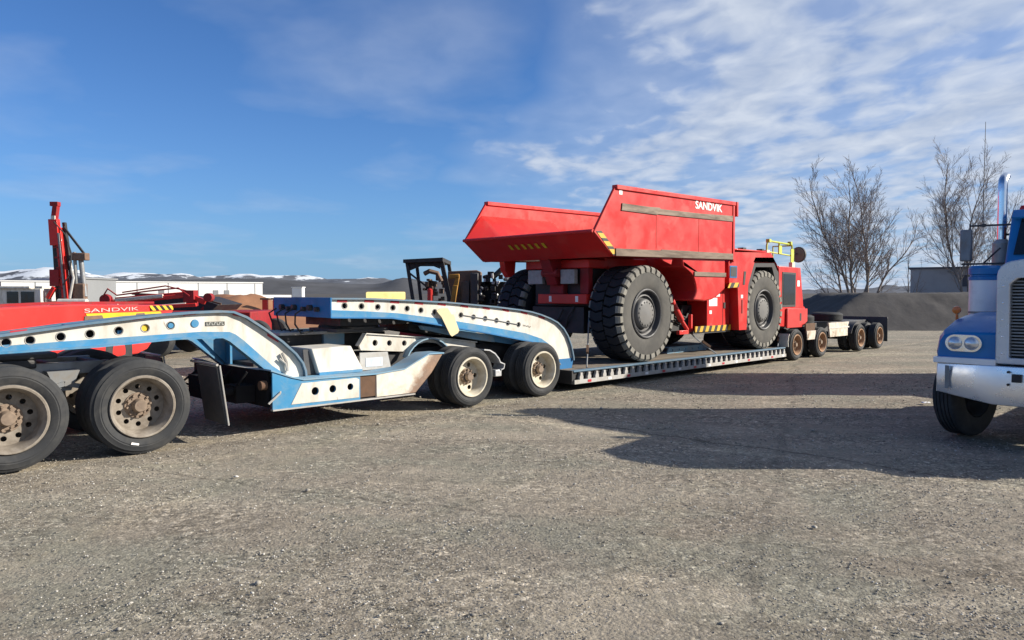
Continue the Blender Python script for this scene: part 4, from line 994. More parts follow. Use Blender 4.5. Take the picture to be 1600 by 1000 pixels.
# front module
hood = dt.part('hood', MB().prism([(7.9, 0.88), (7.9, 2.66), (8.2, 2.76), (10.4, 2.80), (10.52, 2.5), (12.1, 2.40), (12.2, 0.95)], 0.86, 2.85), 'red', bevel=0.025)
fen_out = [(8.50, 0.90), (8.42, 1.90), (8.02, 2.02), (7.98, 2.50), (8.18, 2.74), (10.06, 2.80), (10.46, 2.46), (10.52, 2.36), (10.34, 2.56), (9.22, 2.53), (8.92, 1.97), (8.86, 0.90)]
for y, s in ((0.08, -1), (2.90, 1)):
    f = dt.part('fender', MB().prism(fen_out, y, y + 0.62), 'red', bevel=0.02)
    dt.part('fender_lining', MB().prism([(8.87, 0.95), (8.94, 1.96), (9.24, 2.52), (10.35, 2.55), (10.56, 2.30), (10.60, 1.0), (10.56, 1.0), (10.5, 1.9), (10.2, 2.44), (9.34, 2.42), (9.06, 1.9), (8.98, 0.95)], y + 0.03, y + 0.80), 'black', parent=f)
    if s < 0:
        dt.part('vent_frame', MB().box(8.03, 8.36, y - 0.012, y - 0.001, 2.14, 2.42), 'blue_deep', parent=f)
        dt.part('vent', MB().box(8.06, 8.33, y - 0.018, y - 0.012, 2.17, 2.39), 'black', parent=f)
        dt.part('hazard_strip', MB().prism([(7.94, 1.90), (8.46, 1.92), (8.48, 2.03), (8.03, 2.02)], y - 0.010, y - 0.001), 'haz_diag', parent=f)
        dt.part('grip_slot', MB().prism([(8.70, 2.30), (8.80, 2.30), (8.74, 1.98), (8.66, 1.98)], y - 0.010, y - 0.001), 'black', parent=f)
        dt.part('grip_slot', MB().box(8.60, 8.66, y - 0.010, y - 0.001, 1.30, 1.62), 'red_dark', parent=f)
        dt.part('fender_decal', MB().box(8.56, 8.66, y - 0.008, y - 0.001, 1.66, 1.74), 'letter_white', parent=f)
        dt.part('fender_top', MB().box(8.25, 9.9, y + 0.05, y + 0.6, 2.80, 2.835), 'red', parent=f, bevel=0.01)
        dt.part('fender_lamp', MB().box(8.75, 8.9, y + 0.05, y + 0.2, 2.835, 2.875).box(9.7, 9.8, y + 0.05, y + 0.2, 2.835, 2.88), 'black', parent=f)
tk = dt.part('side_tank', MB().box(7.42, 8.44, 0.30, 0.84, 0.92, 1.90), 'red', bevel=0.015)
dt.part('tank_recess', MB().lathe([(0.0, -0.006), (0.30, -0.004), (0.32, 0.002)], c=(7.05, 0.945, 1.35), n=20), 'black', parent=tk)
dt.part('door_line', MB().box(8.12, 8.13, 0.294, 0.2995, 0.98, 1.86), 'black', parent=tk)
dt.part('door_latch', MB().box(8.16, 8.22, 0.285, 0.2995, 1.42, 1.56), 'black', parent=tk)
dt.part('decal', MB().box(7.60, 7.98, 0.292, 0.2995, 1.70, 1.84).box(7.50, 7.86, 0.292, 0.2995, 1.48, 1.67).box(7.52, 7.62, 0.292, 0.2995, 1.30, 1.38), 'letter_white', parent=tk)
dt.part('hazard_strip', MB().box(6.9, 8.46, 0.272, 0.298, 0.90, 1.03), 'haz_diag2', parent=tk)
dt.part('sill', MB().box(6.85, 8.47, 0.30, 0.95, 0.86, 0.915), 'black', parent=tk)
# cab end
cab = dt.part('cab', MB().prism([(10.62, 0.92), (10.60, 2.48), (11.86, 2.46), (12.06, 1.42), (12.16, 1.40), (12.16, 1.02), (11.8, 0.90), (10.98, 0.90)], 0.12, 1.25), 'red', bevel=0.03)
dt.part('window_frame', MB().prism([(10.78, 1.42), (10.78, 2.33), (11.56, 2.32), (11.56, 1.42)], 0.108, 0.119), 'black', parent=cab)
dt.part('window', MB().prism([(10.84, 1.48), (10.84, 2.28), (11.50, 2.27), (11.50, 1.48)], 0.100, 0.107), 'glass', parent=cab)
dt.part('skirt', MB().prism([(10.98, 0.86), (11.0, 1.38), (12.2, 1.36), (12.2, 1.02), (11.82, 0.86)], 0.06, 0.117), 'red_bright', parent=cab, bevel=0.015)
dt.part('tow_slot', MB().box(11.72, 11.80, 0.052, 0.059, 1.04, 1.24), 'black', parent=cab)
dt.part('cab_decal', MB().box(11.66, 11.80, 0.112, 0.119, 1.96, 2.12), 'letter_white', parent=cab)
# guard rail and round mirror on top of the cab
rl = dt.part('guard_rail', MB().tube([(10.58, 0.45, 2.55), (10.58, 0.45, 3.02), (10.62, 0.45, 3.12), (10.78, 0.45, 3.14), (12.0, 0.45, 3.10), (12.04, 0.45, 3.06), (12.04, 0.45, 2.42)], 0.026, 8)
             .tube([(10.58, 0.45, 2.86), (12.04, 0.45, 2.80)], 0.02, 8).tube([(11.28, 0.45, 2.84), (11.28, 0.45, 3.12)], 0.03, 8)
             .tube([(12.04, 0.45, 3.08), (12.04, 1.0, 3.08), (12.04, 1.0, 2.45)], 0.022, 8), 'lime')
dt.part('rail_bracket', MB().box(11.9, 12.08, 0.41, 0.43, 2.62, 2.98), 'lime', parent=rl)
dt.part('rail_knob', MB().box(10.62, 10.74, 0.40, 0.50, 3.10, 3.19).box(11.86, 11.96, 0.40, 0.50, 3.09, 3.18), 'lime', parent=rl, bevel=0.008)
dt.part('rail_bracket', MB().box(11.2, 11.36, 0.41, 0.43, 2.82, 3.04), 'lime', parent=rl)
dt.part('rail_foot', MB().box(11.96, 12.12, 0.40, 0.50, 2.40, 2.62).box(10.5, 10.64, 0.40, 0.50, 2.50, 2.90), 'cream_rail', parent=rl)
mr = dt.part('mirror', MB().lathe([(0.0, -0.05), (0.21, -0.04), (0.22, 0.0), (0.20, 0.05), (0.0, 0.07)], c=(12.34, 0.40, 2.84), n=24, axis='x').obox((12.06, 0.44, 2.86), (12.34, 0.42, 2.86), 0.03, 0.03), 'charcoal')
dt.part('mirror_glass', MB().lathe([(0.0, -0.052), (0.19, -0.0515)], c=(12.34, 0.40, 2.84), n=24, axis='x'), 'hub_grey', parent=mr)


# mine tyres: body, two rows of chevron lugs, scalloped shoulders
def mine_tyre():
    Rt, wd = 0.985, 0.78
    ty = MB()
    ty.lathe([(0.50, 0.05), (0.60, 0.012), (0.78, 0.0), (0.84, 0.02), (0.862, 0.06), (0.868, 0.10), (0.868, wd - 0.10), (0.862, wd - 0.06), (0.84, wd - 0.02), (0.78, wd), (0.60, wd - 0.012), (0.50, wd - 0.05)], n=60)
    lug = MB(); shl = [MB(), MB()]
    NL = 30
    for row in (0, 1):
        for k in range(NL):
            a0 = 2 * math.pi * (k + 0.5 * row) / NL; da = 2 * math.pi / NL
            ys = (0.075, 0.22, 0.375) if row == 0 else (0.405, 0.56, 0.705)
            sk = (0.0, 0.30, 0.12) if row == 0 else (0.12, 0.30, 0.0)
            prof = []
            for lo in (-0.40, 0.40):
                for y, q in zip(ys, sk): prof.append((y, a0 + da * (lo + q)))
            poly = prof[:3] + prof[3:][::-1]
            vs = [(r * math.cos(a), y, r * math.sin(a)) for r in (0.86, Rt) for y, a in poly]
            lug.add(vs, [(5, 4, 1, 0), (4, 3, 2, 1), (6, 7, 10, 11), (7, 8, 9, 10)] + [(i, (i + 1) % 6, (i + 1) % 6 + 6, i + 6) for i in range(6)])
            # shoulder block
            for yy0, yy1 in (((0.072, 0.0),) if row == 0 else ((wd - 0.072, wd),)):
                t0, t1 = a0 - da * 0.33, a0 + da * 0.33
                sg = 1 if row == 0 else -1
                pr = [(Rt - 0.003, yy0), (Rt - 0.02, yy1 + 0.022 * sg), (Rt - 0.06, yy1 - 0.012 * sg), (0.835, yy1 - 0.010 * sg), (0.84, yy0)]
                vs = [(r * math.cos(t), y, r * math.sin(t)) for t in (t0, t1) for r, y in pr]
                shl[row].add(vs, [(0, 1, 2, 3, 4), (9, 8, 7, 6, 5)] + [(i, (i + 1) % 5, (i + 1) % 5 + 5, i + 5) for i in range(5)])
    wall = MB().lathe([(0.50, 0.046), (0.54, 0.018), (0.60, 0.006), (0.70, -0.004), (0.80, -0.005), (0.845, 0.004)], n=60)
    rim = MB().lathe([(0.52, 0.05), (0.505, 0.01), (0.485, 0.0), (0.465, 0.012), (0.455, 0.05), (0.44, 0.10), (0.40, 0.12), (0.39, 0.085), (0.365, 0.08), (0.36, 0.12), (0.33, 0.14), (0.10, 0.15)], n=48)
    rim.lathe([(0.52, wd - 0.05), (0.45, wd - 0.1), (0.10, wd - 0.2)], n=40)
    hb = MB().lathe([(0.0, 0.025), (0.20, 0.028), (0.27, 0.04), (0.30, 0.07), (0.31, 0.14)], n=36)
    for k in range(16):
        a = 2 * math.pi * k / 16; hb.lathe([(0, 0.022), (0.018, 0.022), (0.02, 0.06)], c=(0.235 * math.cos(a), 0, 0.235 * math.sin(a)), n=6)
    return (ty.mesh('mine_tyre', 'rubber_big', 40), lug.mesh('tread', 'rubber_big', 20), shl[0].mesh('shoulder_lugs', 'lug_dust', 20), wall.mesh('sidewall', 'rubber_dust', 40), rim.mesh('mine_rim', 'charcoal', 30), hb.mesh('mine_hub', 'hub_grey', 40), shl[1].mesh('shoulder_lugs', 'lug_dust', 20))


MT = mine_tyre()
for x, sp in ((4.82, 0.1), (9.82, 0.55)):
    for y, rz in ((0.10, 0), (3.56, math.pi)):
        w = dt.at('wheel', MT[4], x, y, 0.378 + 0.985, 0)
        w.rotation_euler = (0, sp, rz)
        for nm, me in (('tyre', MT[0]), ('tread', MT[1]), ('shoulder_lugs', MT[2]), ('shoulder_lugs', MT[6]), ('sidewall', MT[3]), ('hub', MT[5])): link(nm, me, w)
dt.part('front_axle', MB().tube([(9.82, 0.8, 1.36), (9.82, 2.9, 1.36)], 0.30, 16).box(9.3, 10.3, 1.0, 2.7, 1.0, 1.6), 'black')

# ------------------------------------------------------------------ 6. blue and white road truck at the right, plus an added, unseen trailer and container casting ground shadow
TC = -7.15                                                # y of the truck's centre line in the row frame
bt = Thing('road_truck', 'blue and white conventional road truck with a dented chrome bumper at the right edge', 'truck', (4.5, TC, 0))


def yy(v): return -v                                       # v was measured towards the camera


def mir(fn):                                              # near and far halves about the centre line
    for s in (1, -1): fn(lambda d: TC + s * d, s)


# bumper, lower edge lower in the middle, ends wrapped back
bp = MB()
prof = [(-1.21, 0.95, 0.61), (-1.0, 0.955, 0.575), (-0.62, 0.96, 0.515), (0.62, 0.96, 0.515), (1.0, 0.955, 0.575), (1.21, 0.95, 0.61)]
vs = []
for y, zt, zb in prof:
    bow = 0.10 * (abs(y) / 1.21) ** 3
    for dx, z in ((0.0, zt), (-0.03, (zt + zb) / 2), (0.0, zb), (0.10, zb + 0.01), (0.10, zt - 0.01)): vs.append((2.08 + bow + dx, TC + y, z))
fs = [(i * 5 + k, i * 5 + (k + 1) % 5, (i + 1) * 5 + (k + 1) % 5, (i + 1) * 5 + k) for i in range(len(prof) - 1) for k in range(5)]
fs += [(0, 1, 2, 3, 4), tuple(25 + k for k in (4, 3, 2, 1, 0))]
bmp = bt.part('bumper', bp.add(vs, fs), 'bumper', bevel=0.01)
for s in (1, -1): bt.part('bumper_end', MB().prism([(2.19, 0.955), (2.75, 0.955), (2.75, 0.72), (2.19, 0.61)], TC + s * 1.205 - 0.01, TC + s * 1.205 + 0.01), 'bumper', parent=bmp)
bt.part('tow_eye', MB().box(2.035, 2.075, TC + 0.335, TC + 0.425, 0.79, 0.88), 'black', parent=bmp)
bt.part('bumper_bolt', MB().tube([(2.04, TC + 0.46, 0.90), (2.08, TC + 0.46, 0.90)], 0.014, 8).tube([(2.04, TC + 0.46, 0.76), (2.08, TC + 0.46, 0.76)], 0.014, 8), 'black', parent=bmp)
bt.part('bumper_plate', MB().box(2.085, 2.10, TC + 1.06, TC + 1.10, 0.66, 0.93), 'steel', parent=bmp)
bt.part('chassis', MB().box(2.25, 12.2, TC - 0.45, TC - 0.35, 0.72, 1.0).box(2.25, 12.2, TC + 0.35, TC + 0.45, 0.72, 1.0).box(2.2, 2.3, TC - 0.7, TC + 0.7, 0.62, 0.96), 'black')


def fender(Y, s):
    # cross-sections from the nose back: (x, list of (offset from centre, z))
    secs = [(2.20, [(0.60, 1.00), (1.20, 1.00), (1.215, 1.06), (1.19, 1.20), (1.15, 1.27), (1.02, 1.31), (0.60, 1.32)]),
            (2.30, [(0.60, 1.00), (1.24, 1.00), (1.25, 1.08), (1.22, 1.26), (1.17, 1.34), (1.02, 1.37), (0.60, 1.375)]),
            (2.55, [(0.60, 1.02), (1.25, 1.02), (1.255, 1.10), (1.22, 1.34), (1.12, 1.45), (0.96, 1.49), (0.60, 1.50)]),
            (2.90, [(0.60, 1.12), (1.25, 1.12), (1.255, 1.20), (1.21, 1.38), (1.10, 1.50), (0.94, 1.545), (0.60, 1.55)]),
            (3.50, [(0.60, 1.02), (1.23, 1.02), (1.235, 1.12), (1.20, 1.34), (1.08, 1.46), (0.94, 1.52), (0.60, 1.55)]),
            (3.95, [(0.60, 0.80), (1.20, 0.80), (1.21, 0.92), (1.17, 1.15), (1.05, 1.28), (0.94, 1.34), (0.60, 1.40)])]
    n = 7
    vs = [(x, Y(d), z) for x, p in secs for d, z in p]
    fs = [(i * n + k, i * n + (k + 1) % n, (i + 1) * n + (k + 1) % n, (i + 1) * n + k) for i in range(len(secs) - 1) for k in range(n)]
    fs += [tuple(range(n)), tuple((len(secs) - 1) * n + k for k in range(n))]
    f = bt.part('fender', MB().add(vs, fs), 'blue_truck', bevel=0.02, sharp=30)
    a, b2 = sorted((Y(0.60), Y(1.235)))
    bt.part('fender_trim', MB().box(2.11, 2.24, a, b2, 0.957, 1.025), 'white_clean', parent=f, bevel=0.006)
    c = Y(0.935)
    pod = MB()
    pts = []
    for k in range(28):
        t = 2 * math.pi * k / 28
        w = 0.088 if math.cos(t) > 0 else -0.088
        pts.append((c + w + 0.10 * math.cos(t), 1.195 + 0.10 * math.sin(t)))
    pod.prism(pts, 2.155, 2.22, axis='x')
    p = bt.part('headlamp_pod', pod, 'chrome', parent=f, bevel=0.008)
    for dy in (-0.085, 0.085):
        bt.part('headlight', MB().lathe([(0.0, -0.035), (0.045, -0.03), (0.072, -0.012), (0.078, 0.0)], c=(2.157, c + dy, 1.195), n=20, axis='x'), 'lens', parent=f)
    ml = bt.part('marker_lamp', MB().tube([(2.72, Y(1.15), 1.44), (2.72, Y(1.15), 1.52)], 0.015, 6).lathe([(0.0, -0.03), (0.045, -0.025), (0.05, 0.0), (0.045, 0.025), (0.0, 0.03)], c=(2.70, Y(1.15), 1.57), n=16, axis='x'), 'orange', parent=f)
    st = R(-15)
    off = Vector((0, -0.145 * s, 0)); off.rotate(Matrix.Rotation(st, 3, 'Z'))
    w = wheel(bt, W_STEER, 2.98, TC + s * 1.08, 0.525, (math.pi if s > 0 else 0) + st)
    q = Vector((2.98, TC + s * 1.08, 0.525)) - Vector(bt.base) + Vector((0, 0.145 * s, 0)); w.location = q


mir(fender)
# grille shell
sh_ = MB()
outer = [(-0.61, 0.98)] + [(-0.61 + 0.16 * (1 - math.cos(R(a))), 1.98 + 0.16 * math.sin(R(a))) for a in (0, 20, 40, 60, 80)] + [(0.0, 2.22)] + \
        [(0.61 - 0.16 * (1 - math.cos(R(a))), 1.98 + 0.16 * math.sin(R(a))) for a in (80, 60, 40, 20, 0)] + [(0.61, 0.98)]
inner = [(-0.48, 1.05), (-0.48, 1.88), (-0.40, 1.95), (0.40, 1.95), (0.48, 1.88), (0.48, 1.05)]
no, ni = len(outer), len(inner)
tri = tessellate_polygon([[Vector((p[0], p[1], 0)) for p in outer], [Vector((p[0], p[1], 0)) for p in inner]])
al = outer + inner; n_ = no + ni
vs = [(2.14, TC + p[0], p[1]) for p in al] + [(2.34, TC + p[0], p[1]) for p in al]
fs = [tuple(t) for t in tri] + [tuple(i + n_ for i in reversed(t)) for t in tri] + [(i, (i + 1) % no, (i + 1) % no + n_, i + n_) for i in range(no)] + \
     [(no + i, no + (i + 1) % ni, no + (i + 1) % ni + n_, no + i + n_) for i in range(ni)]
shell = bt.part('grille_shell', sh_.add(vs, fs), 'shell', bevel=0.012)
bt.part('shell_rivet', (lambda g: [g.lathe([(0, -0.006), (0.008, -0.004), (0.011, 0)], c=(2.14, TC + s * 0.545, 1.1 + 0.19 * k), n=8, axis='x') for s in (1, -1) for k in range(5)] and g)(MB()), 'chrome', parent=shell)
bt.part('grille_back', MB().box(2.28, 2.30, TC - 0.479, TC + 0.479, 1.051, 1.949), 'black', parent=shell)
gb = MB().box(0, 0.03, -0.478, 0.478, 0, 0.016).mesh('grille_bar', 'steel')
for k in range(24): bt.at('grille_bar', gb, 2.20, TC, 1.075 + k * 0.036)
bt.part('grille_post', MB().box(2.185, 2.20, TC - 0.03, TC + 0.03, 1.051, 1.949), 'steel', parent=shell)
# hood, cab, sleeper
bt.part('hood', MB().add([(2.341, TC - 0.60, 1.0), (2.341, TC + 0.60, 1.0), (2.341, TC + 0.56, 2.12), (2.341, TC, 2.20), (2.341, TC - 0.56, 2.12), (4.2, TC - 0.80, 1.0), (4.2, TC + 0.80, 1.0), (4.2, TC + 0.74, 2.14), (4.2, TC, 2.24), (4.2, TC - 0.74, 2.14)],
                         [(0, 1, 2, 3, 4), (9, 8, 7, 6, 5), (0, 5, 6, 1), (1, 6, 7, 2), (2, 7, 8, 3), (3, 8, 9, 4), (4, 9, 5, 0)]), 'white_clean', bevel=0.04)
cabp = bt.part('cab', MB().prism([(4.201, 0.80), (4.201, 2.22), (4.55, 2.92), (5.745, 2.98), (5.745, 0.80)], TC - 0.98, TC + 0.98), 'blue_truck', bevel=0.05)
bt.part('sleeper', MB().box(5.75, 6.2, TC - 1.0, TC + 1.0, 0.9, 3.66), 'blue_truck', parent=cabp, bevel=0.06)
bt.part('windshield', MB().add([(4.24, TC + 0.88, 2.30), (4.24, TC - 0.88, 2.30), (4.515, TC - 0.84, 2.85), (4.515, TC + 0.84, 2.85), (4.21, TC + 0.88, 2.30), (4.21, TC - 0.88, 2.30), (4.485, TC - 0.84, 2.85), (4.485, TC + 0.84, 2.85)],
                               [(0, 1, 2, 3), (7, 6, 5, 4), (0, 4, 5, 1), (3, 2, 6, 7), (0, 3, 7, 4), (1, 5, 6, 2)]), 'glass', parent=cabp)
bt.part('sun_visor', MB().prism([(4.52, 2.90), (4.40, 2.80), (4.39, 2.82), (4.52, 2.93)], TC - 0.95, TC + 0.95), 'blue_truck', parent=cabp)
for k, d in enumerate((-0.75, -0.2, 0.0, 0.2, 0.88)):
    bt.part('roof_lamp', MB().lathe([(0.05, 0.0), (0.05, 0.05), (0.03, 0.085), (0.0, 0.09)], c=(4.75, TC + d, 2.92), n=14, axis='z'), 'red_lens', parent=cabp)
bt.part('side_window', MB().prism([(4.75, 2.2), (4.9, 2.75), (5.5, 2.75), (5.5, 2.2)], TC + 0.979, TC + 0.99).prism([(4.75, 2.2), (4.9, 2.75), (5.5, 2.75), (5.5, 2.2)], TC - 0.99, TC - 0.979), 'glass', parent=cabp)


def trim(Y, s):
    ac = bt.part('air_cleaner', MB().lathe([(0.0, 1.30), (0.185, 1.31), (0.19, 1.35), (0.19, 1.955), (0.185, 1.96)], c=(4.15, Y(1.19), 0), n=28, axis='z'), 'white_clean', bevel=0.0)
    bt.part('cleaner_cap', MB().lathe([(0.186, 1.955), (0.20, 1.96), (0.20, 2.0), (0.178, 2.01), (0.18, 2.03), (0.20, 2.04), (0.20, 2.12), (0.17, 2.155), (0.0, 2.165)], c=(4.15, Y(1.19), 0), n=28, axis='z'), 'blue_truck', parent=ac)
    bt.part('cleaner_band', MB().lathe([(0.191, 1.50), (0.194, 1.50), (0.194, 1.53), (0.191, 1.53)], c=(4.15, Y(1.19), 0), n=28, axis='z'), 'steel', parent=ac)
    sx, sy = 5.0, Y(1.19)
    sk = bt.part('exhaust_stack', MB().tube([(sx, sy, 0.9), (sx, sy, 2.45), (sx, sy, 2.9), (sx, sy, 3.24), (sx, sy - 0.0, 3.34), (sx + 0.02, sy, 3.41), (sx + 0.09, sy, 3.47), (sx + 0.16, sy, 3.49)], 0.062, 18), 'chrome', sharp=60)
    bt.part('muffler', MB().lathe([(0.07, 1.2), (0.115, 1.24), (0.115, 2.50), (0.07, 2.56)], c=(sx, sy, 0), n=22, axis='z'), 'steel_pale', parent=sk)
    bt.part('stack_strap', MB().obox((sx, sy, 2.46), (sx + 0.2, Y(0.98), 2.46), 0.05, 0.04).obox((sx, sy, 2.62), (sx + 0.2, Y(0.98), 2.66), 0.03, 0.03), 'charcoal', parent=sk)
    mi = bt.part('mirror', MB().box(4.58, 4.66, min(Y(1.47), Y(1.62)), max(Y(1.47), Y(1.62)), 2.24, 2.70), 'steel', bevel=0.02)
    bt.part('mirror_arm', MB().tube([(4.62, Y(1.50), 2.75), (4.62, Y(0.97), 2.74)], 0.014, 8).tube([(4.62, Y(1.60), 2.20), (4.62, Y(0.97), 2.20)], 0.014, 8).tube([(4.62, Y(1.50), 2.70), (4.62, Y(1.50), 2.78)], 0.012, 6)
            .tube([(4.62, Y(1.33), 2.20), (4.62, Y(1.12), 2.42)], 0.012, 6).lathe([(0, -0.03), (0.03, -0.02), (0.03, 0.02), (0, 0.03)], c=(4.62, Y(1.33), 2.75), n=12, axis='z'), 'charcoal', parent=mi)
    if s > 0: bt.part('antenna', MB().tube([(4.62, Y(1.34), 2.75), (4.62, Y(1.335), 4.22)], [0.007, 0.0035], 6), 'charcoal', parent=mi)
    bt.part('tank', MB().lathe([(0.0, 4.5), (0.30, 4.52), (0.30, 6.3), (0.0, 6.32)], c=(0, Y(0.92), 0.62), n=24, axis='x'), 'chrome')


mir(trim)
for x in (8.1, 9.4): dual_axle(bt, W_TRACTOR, x, 0.525, 0.275, TC - 1.22, TC + 1.22)
ft = Thing('stand_in_trailer', 'added stand-in flatbed trailer behind the blue road truck, unseen, for the ground shadow', 'trailer', (12.0, TC, 0))  # unseen, added to carry the shadow-casting container
ft.part('bed', MB().box(9.0, 17.0, TC - 1.22, TC + 1.22, 1.19, 1.34), 'charcoal', bevel=0.01)
ft.part('beam', MB().box(9.2, 17.0, TC - 0.5, TC - 0.4, 0.95, 1.189).box(9.2, 17.0, TC + 0.4, TC + 0.5, 0.95, 1.189), 'black')
for x in (14.6, 15.9): dual_axle(ft, W_TRACTOR, x, 0.525, 0.275, TC - 1.22, TC + 1.22)
cn = Thing('stand_in_container', 'added stand-in grey container on the flatbed, unseen, casting the far ground shadow', 'container', (11.75, TC, 1.342))  # unseen stand-in, sized to cast the second shadow band on the yard
cn.part('walls', MB().box(10.40, 13.10, TC - 1.2, TC + 1.2, 1.345, 4.35), 'ware_grey', bevel=0.01)
b = MB()
for k in range(12):
    x = 10.5 + k * 0.22
    b.box(x, x + 0.11, TC + 1.201, TC + 1.235, 1.5, 4.2).box(x, x + 0.11, TC - 1.235, TC - 1.201, 1.5, 4.2)
cn.part('corrugation', b, 'ware_grey')

# ------------------------------------------------------------------ 7. machines in the left background
ORG0 = (0, 0, 0)
# long low red machine, sunlit flank facing right, receding straight away
lm = Thing('mining_loader', 'long low red mining loader with yellow lower flank behind the jeep trailer', 'loader', (-9.0, 14.0, 0), ORG0, R(90) * 0)
b = MB()
flank = [(9.0, 1.05), (9.0, 1.48), (12.6, 1.56), (14.0, 1.57), (17.8, 1.50), (17.9, 1.34), (16.6, 0.52), (16.2, 0.45), (9.0, 0.50)]
body = lm.part('body', MB().add([(-8.2, y, z) for y, z in flank] + [(-10.0, y, z) for y, z in flank],
       [tuple(range(9)), tuple(range(9, 18))[::-1]] + [(i, (i + 1) % 9, (i + 1) % 9 + 9, i + 9) for i in range(9)]), 'red_bright', bevel=0.03)
lm.part('yellow_panel', MB().prism([(14.2, 1.385), (17.2, 1.355), (17.35, 1.25), (17.0, 1.05), (14.4, 1.05)], -8.197, -8.185, axis='x'), 'yellow', parent=body)
lm.part('panel_notch', MB().prism([(14.15, 1.34), (14.75, 1.34), (14.95, 1.05), (14.1, 1.05)], -8.184, -8.18, axis='x').prism([(16.1, 1.34), (16.45, 1.34), (16.55, 1.2), (16.0, 1.2)], -8.184, -8.18, axis='x'), 'engine', parent=body)
hz_ = hazard('yellow_black_nose', 0.0, 0.0, 1.0)
t_ = hz_.node_tree; b_ = t_.nodes['Principled BSDF']
M['haz_nose'] = hz_
tcn = N(t_, 'ShaderNodeTexCoord'); sp_ = N(t_, 'ShaderNodeSeparateXYZ'); t_.links.new(tcn.outputs['Object'], sp_.inputs[0])
ff = math_n(t_, 'GREATER_THAN', math_n(t_, 'FRACT', math_n(t_, 'ADD', math_n(t_, 'MULTIPLY', sp_.outputs[1], 3.2), math_n(t_, 'MULTIPLY', sp_.outputs[2], 5.0))), 0.5)
t_.links.new(mixc(t_, ff, (0.62, 0.40, 0.03), (0.02, 0.015, 0.01)), b_.inputs['Base Color'])
lm.part('hazard_strip', MB().prism([(16.7, 1.50), (17.82, 1.485), (17.86, 1.38), (16.75, 1.38)], -8.192, -8.182, axis='x'), 'haz_nose', parent=body)
lt = link('body_lettering', text_mesh('SANDVIK', 2.05, 0.075, 'letter_faint', 0.006, 0.0), body, loc=(-8.19 - lm.base.x, 14.15 - lm.base.y, 1.405))
lt.rotation_euler = (0, 0, R(90))
lm.part('deck_rail', MB().obox((-8.3, 9.0, 1.53), (-8.3, 13.4, 1.60), 0.06, 0.05).obox((-8.35, 13.4, 1.60), (-8.35, 17.2, 1.56), 0.05, 0.05), 'red_dark', parent=body)
LW = MB().lathe([(0.0, 0.05), (0.26, 0.05), (0.30, 0.0), (0.50, -0.01), (0.56, 0.05), (0.56, 0.40), (0.50, 0.44), (0.0, 0.40)], n=36, axis='x').mesh('loader_tyre', 'rubber')
for y in (10.6, 15.4):
    for x in (-10.02, -8.62): lm.at('wheel', LW, x, y, 0.56, 0)

# folded drilling booms behind it
jb = Thing('boom_machine', 'folded red drilling booms with white cylinders behind the long red loader', 'drill rig', (-11.0, 21.0, 0), ORG0, 0)
b = MB()
jb.part('chassis', MB().box(-13.5, -8.8, 20.4, 22.4, 0.55, 1.25), 'red_dark', bevel=0.03)
for x in (-12.7, -9.8):
    for y in (20.1, 22.3): jb.part('wheel', MB().lathe([(0.0, 0.0), (0.2, 0.0), (0.46, 0.02), (0.5, 0.08), (0.5, 0.3), (0.0, 0.32)], c=(x, y, 0.5), n=30), 'rubber')
jb.part('boom', MB().obox((-11.9, 20.6, 1.44), (-9.0, 20.6, 1.72), 0.13, 0.11).obox((-9.0, 20.6, 1.74), (-8.55, 20.6, 1.52), 0.13, 0.13), 'red', bevel=0.015)
jb.part('boom', MB().obox((-11.2, 20.9, 1.62), (-9.0, 20.9, 1.80), 0.10, 0.08).obox((-10.9, 20.4, 1.34), (-8.7, 20.4, 1.46), 0.10, 0.10), 'red', bevel=0.015)
jb.part('knuckle', MB().lathe([(0, -0.1), (0.14, -0.1), (0.16, 0.0), (0.14, 0.1), (0, 0.1)], c=(-11.25, 20.5, 1.60), n=18), 'red_dark')
jb.part('boom_head', MB().box(-9.1, -8.8, 20.45, 20.75, 1.42, 1.86), 'red_dark', bevel=0.01)
jb.part('knuckle', MB().lathe([(0, -0.1), (0.12, -0.1), (0.12, 0.1), (0, 0.1)], c=(-8.4, 20.5, 1.66), n=18), 'red_dark')
jb.part('cylinder', MB().tube([(-11.85, 20.45, 1.36), (-10.9, 20.45, 1.44)], 0.07, 12).tube([(-11.0, 20.55, 1.57), (-9.7, 20.55, 1.70)], 0.055, 12).tube([(-9.9, 20.4, 1.40), (-9.0, 20.4, 1.47)], 0.05, 12), 'white')
jb.part('hose', MB().tube([(-11.3, 20.4, 1.66), (-11.15, 20.4, 1.90), (-10.9, 20.4, 1.72), (-10.0, 20.4, 1.84), (-9.2, 20.4, 1.92), (-8.9, 20.4, 1.70)], 0.022, 6).tube([(-10.8, 20.5, 1.80), (-9.6, 20.5, 1.98), (-9.0, 20.5, 1.84)], 0.02, 6), 'red_dark')

# loader with a dark open bucket
lb2 = Thing('bucket_loader', 'red loader with a dark raised bucket between the red boom and the dirt mound', 'loader', (-9.6, 24.0, 0), ORG0, 0)
lb2.part('body', MB().box(-9.55, -8.2, 23.2, 26.0, 0.45, 1.2), 'red_dark', bevel=0.04)
lb2.part('side_panel', MB().box(-8.95, -8.30, 23.08, 23.18, 0.35, 0.95), 'red', bevel=0.02)
lb2.part('bucket', MB().prism([(-11.7, 1.74), (-9.9, 1.66), (-9.1, 1.42), (-9.3, 1.22), (-11.5, 1.22)], 22.9, 25.0), 'black', bevel=0.02)
lb2.part('bucket_edge', MB().obox((-11.75, 22.88, 1.76), (-9.85, 22.88, 1.68), 0.06, 0.06).obox((-9.85, 22.88, 1.68), (-9.0, 22.88, 1.44), 0.06, 0.05), 'rust')
lb2.part('arm', MB().obox((-9.6, 22.95, 1.35), (-9.0, 23.1, 0.8), 0.12, 0.16), 'red_dark')
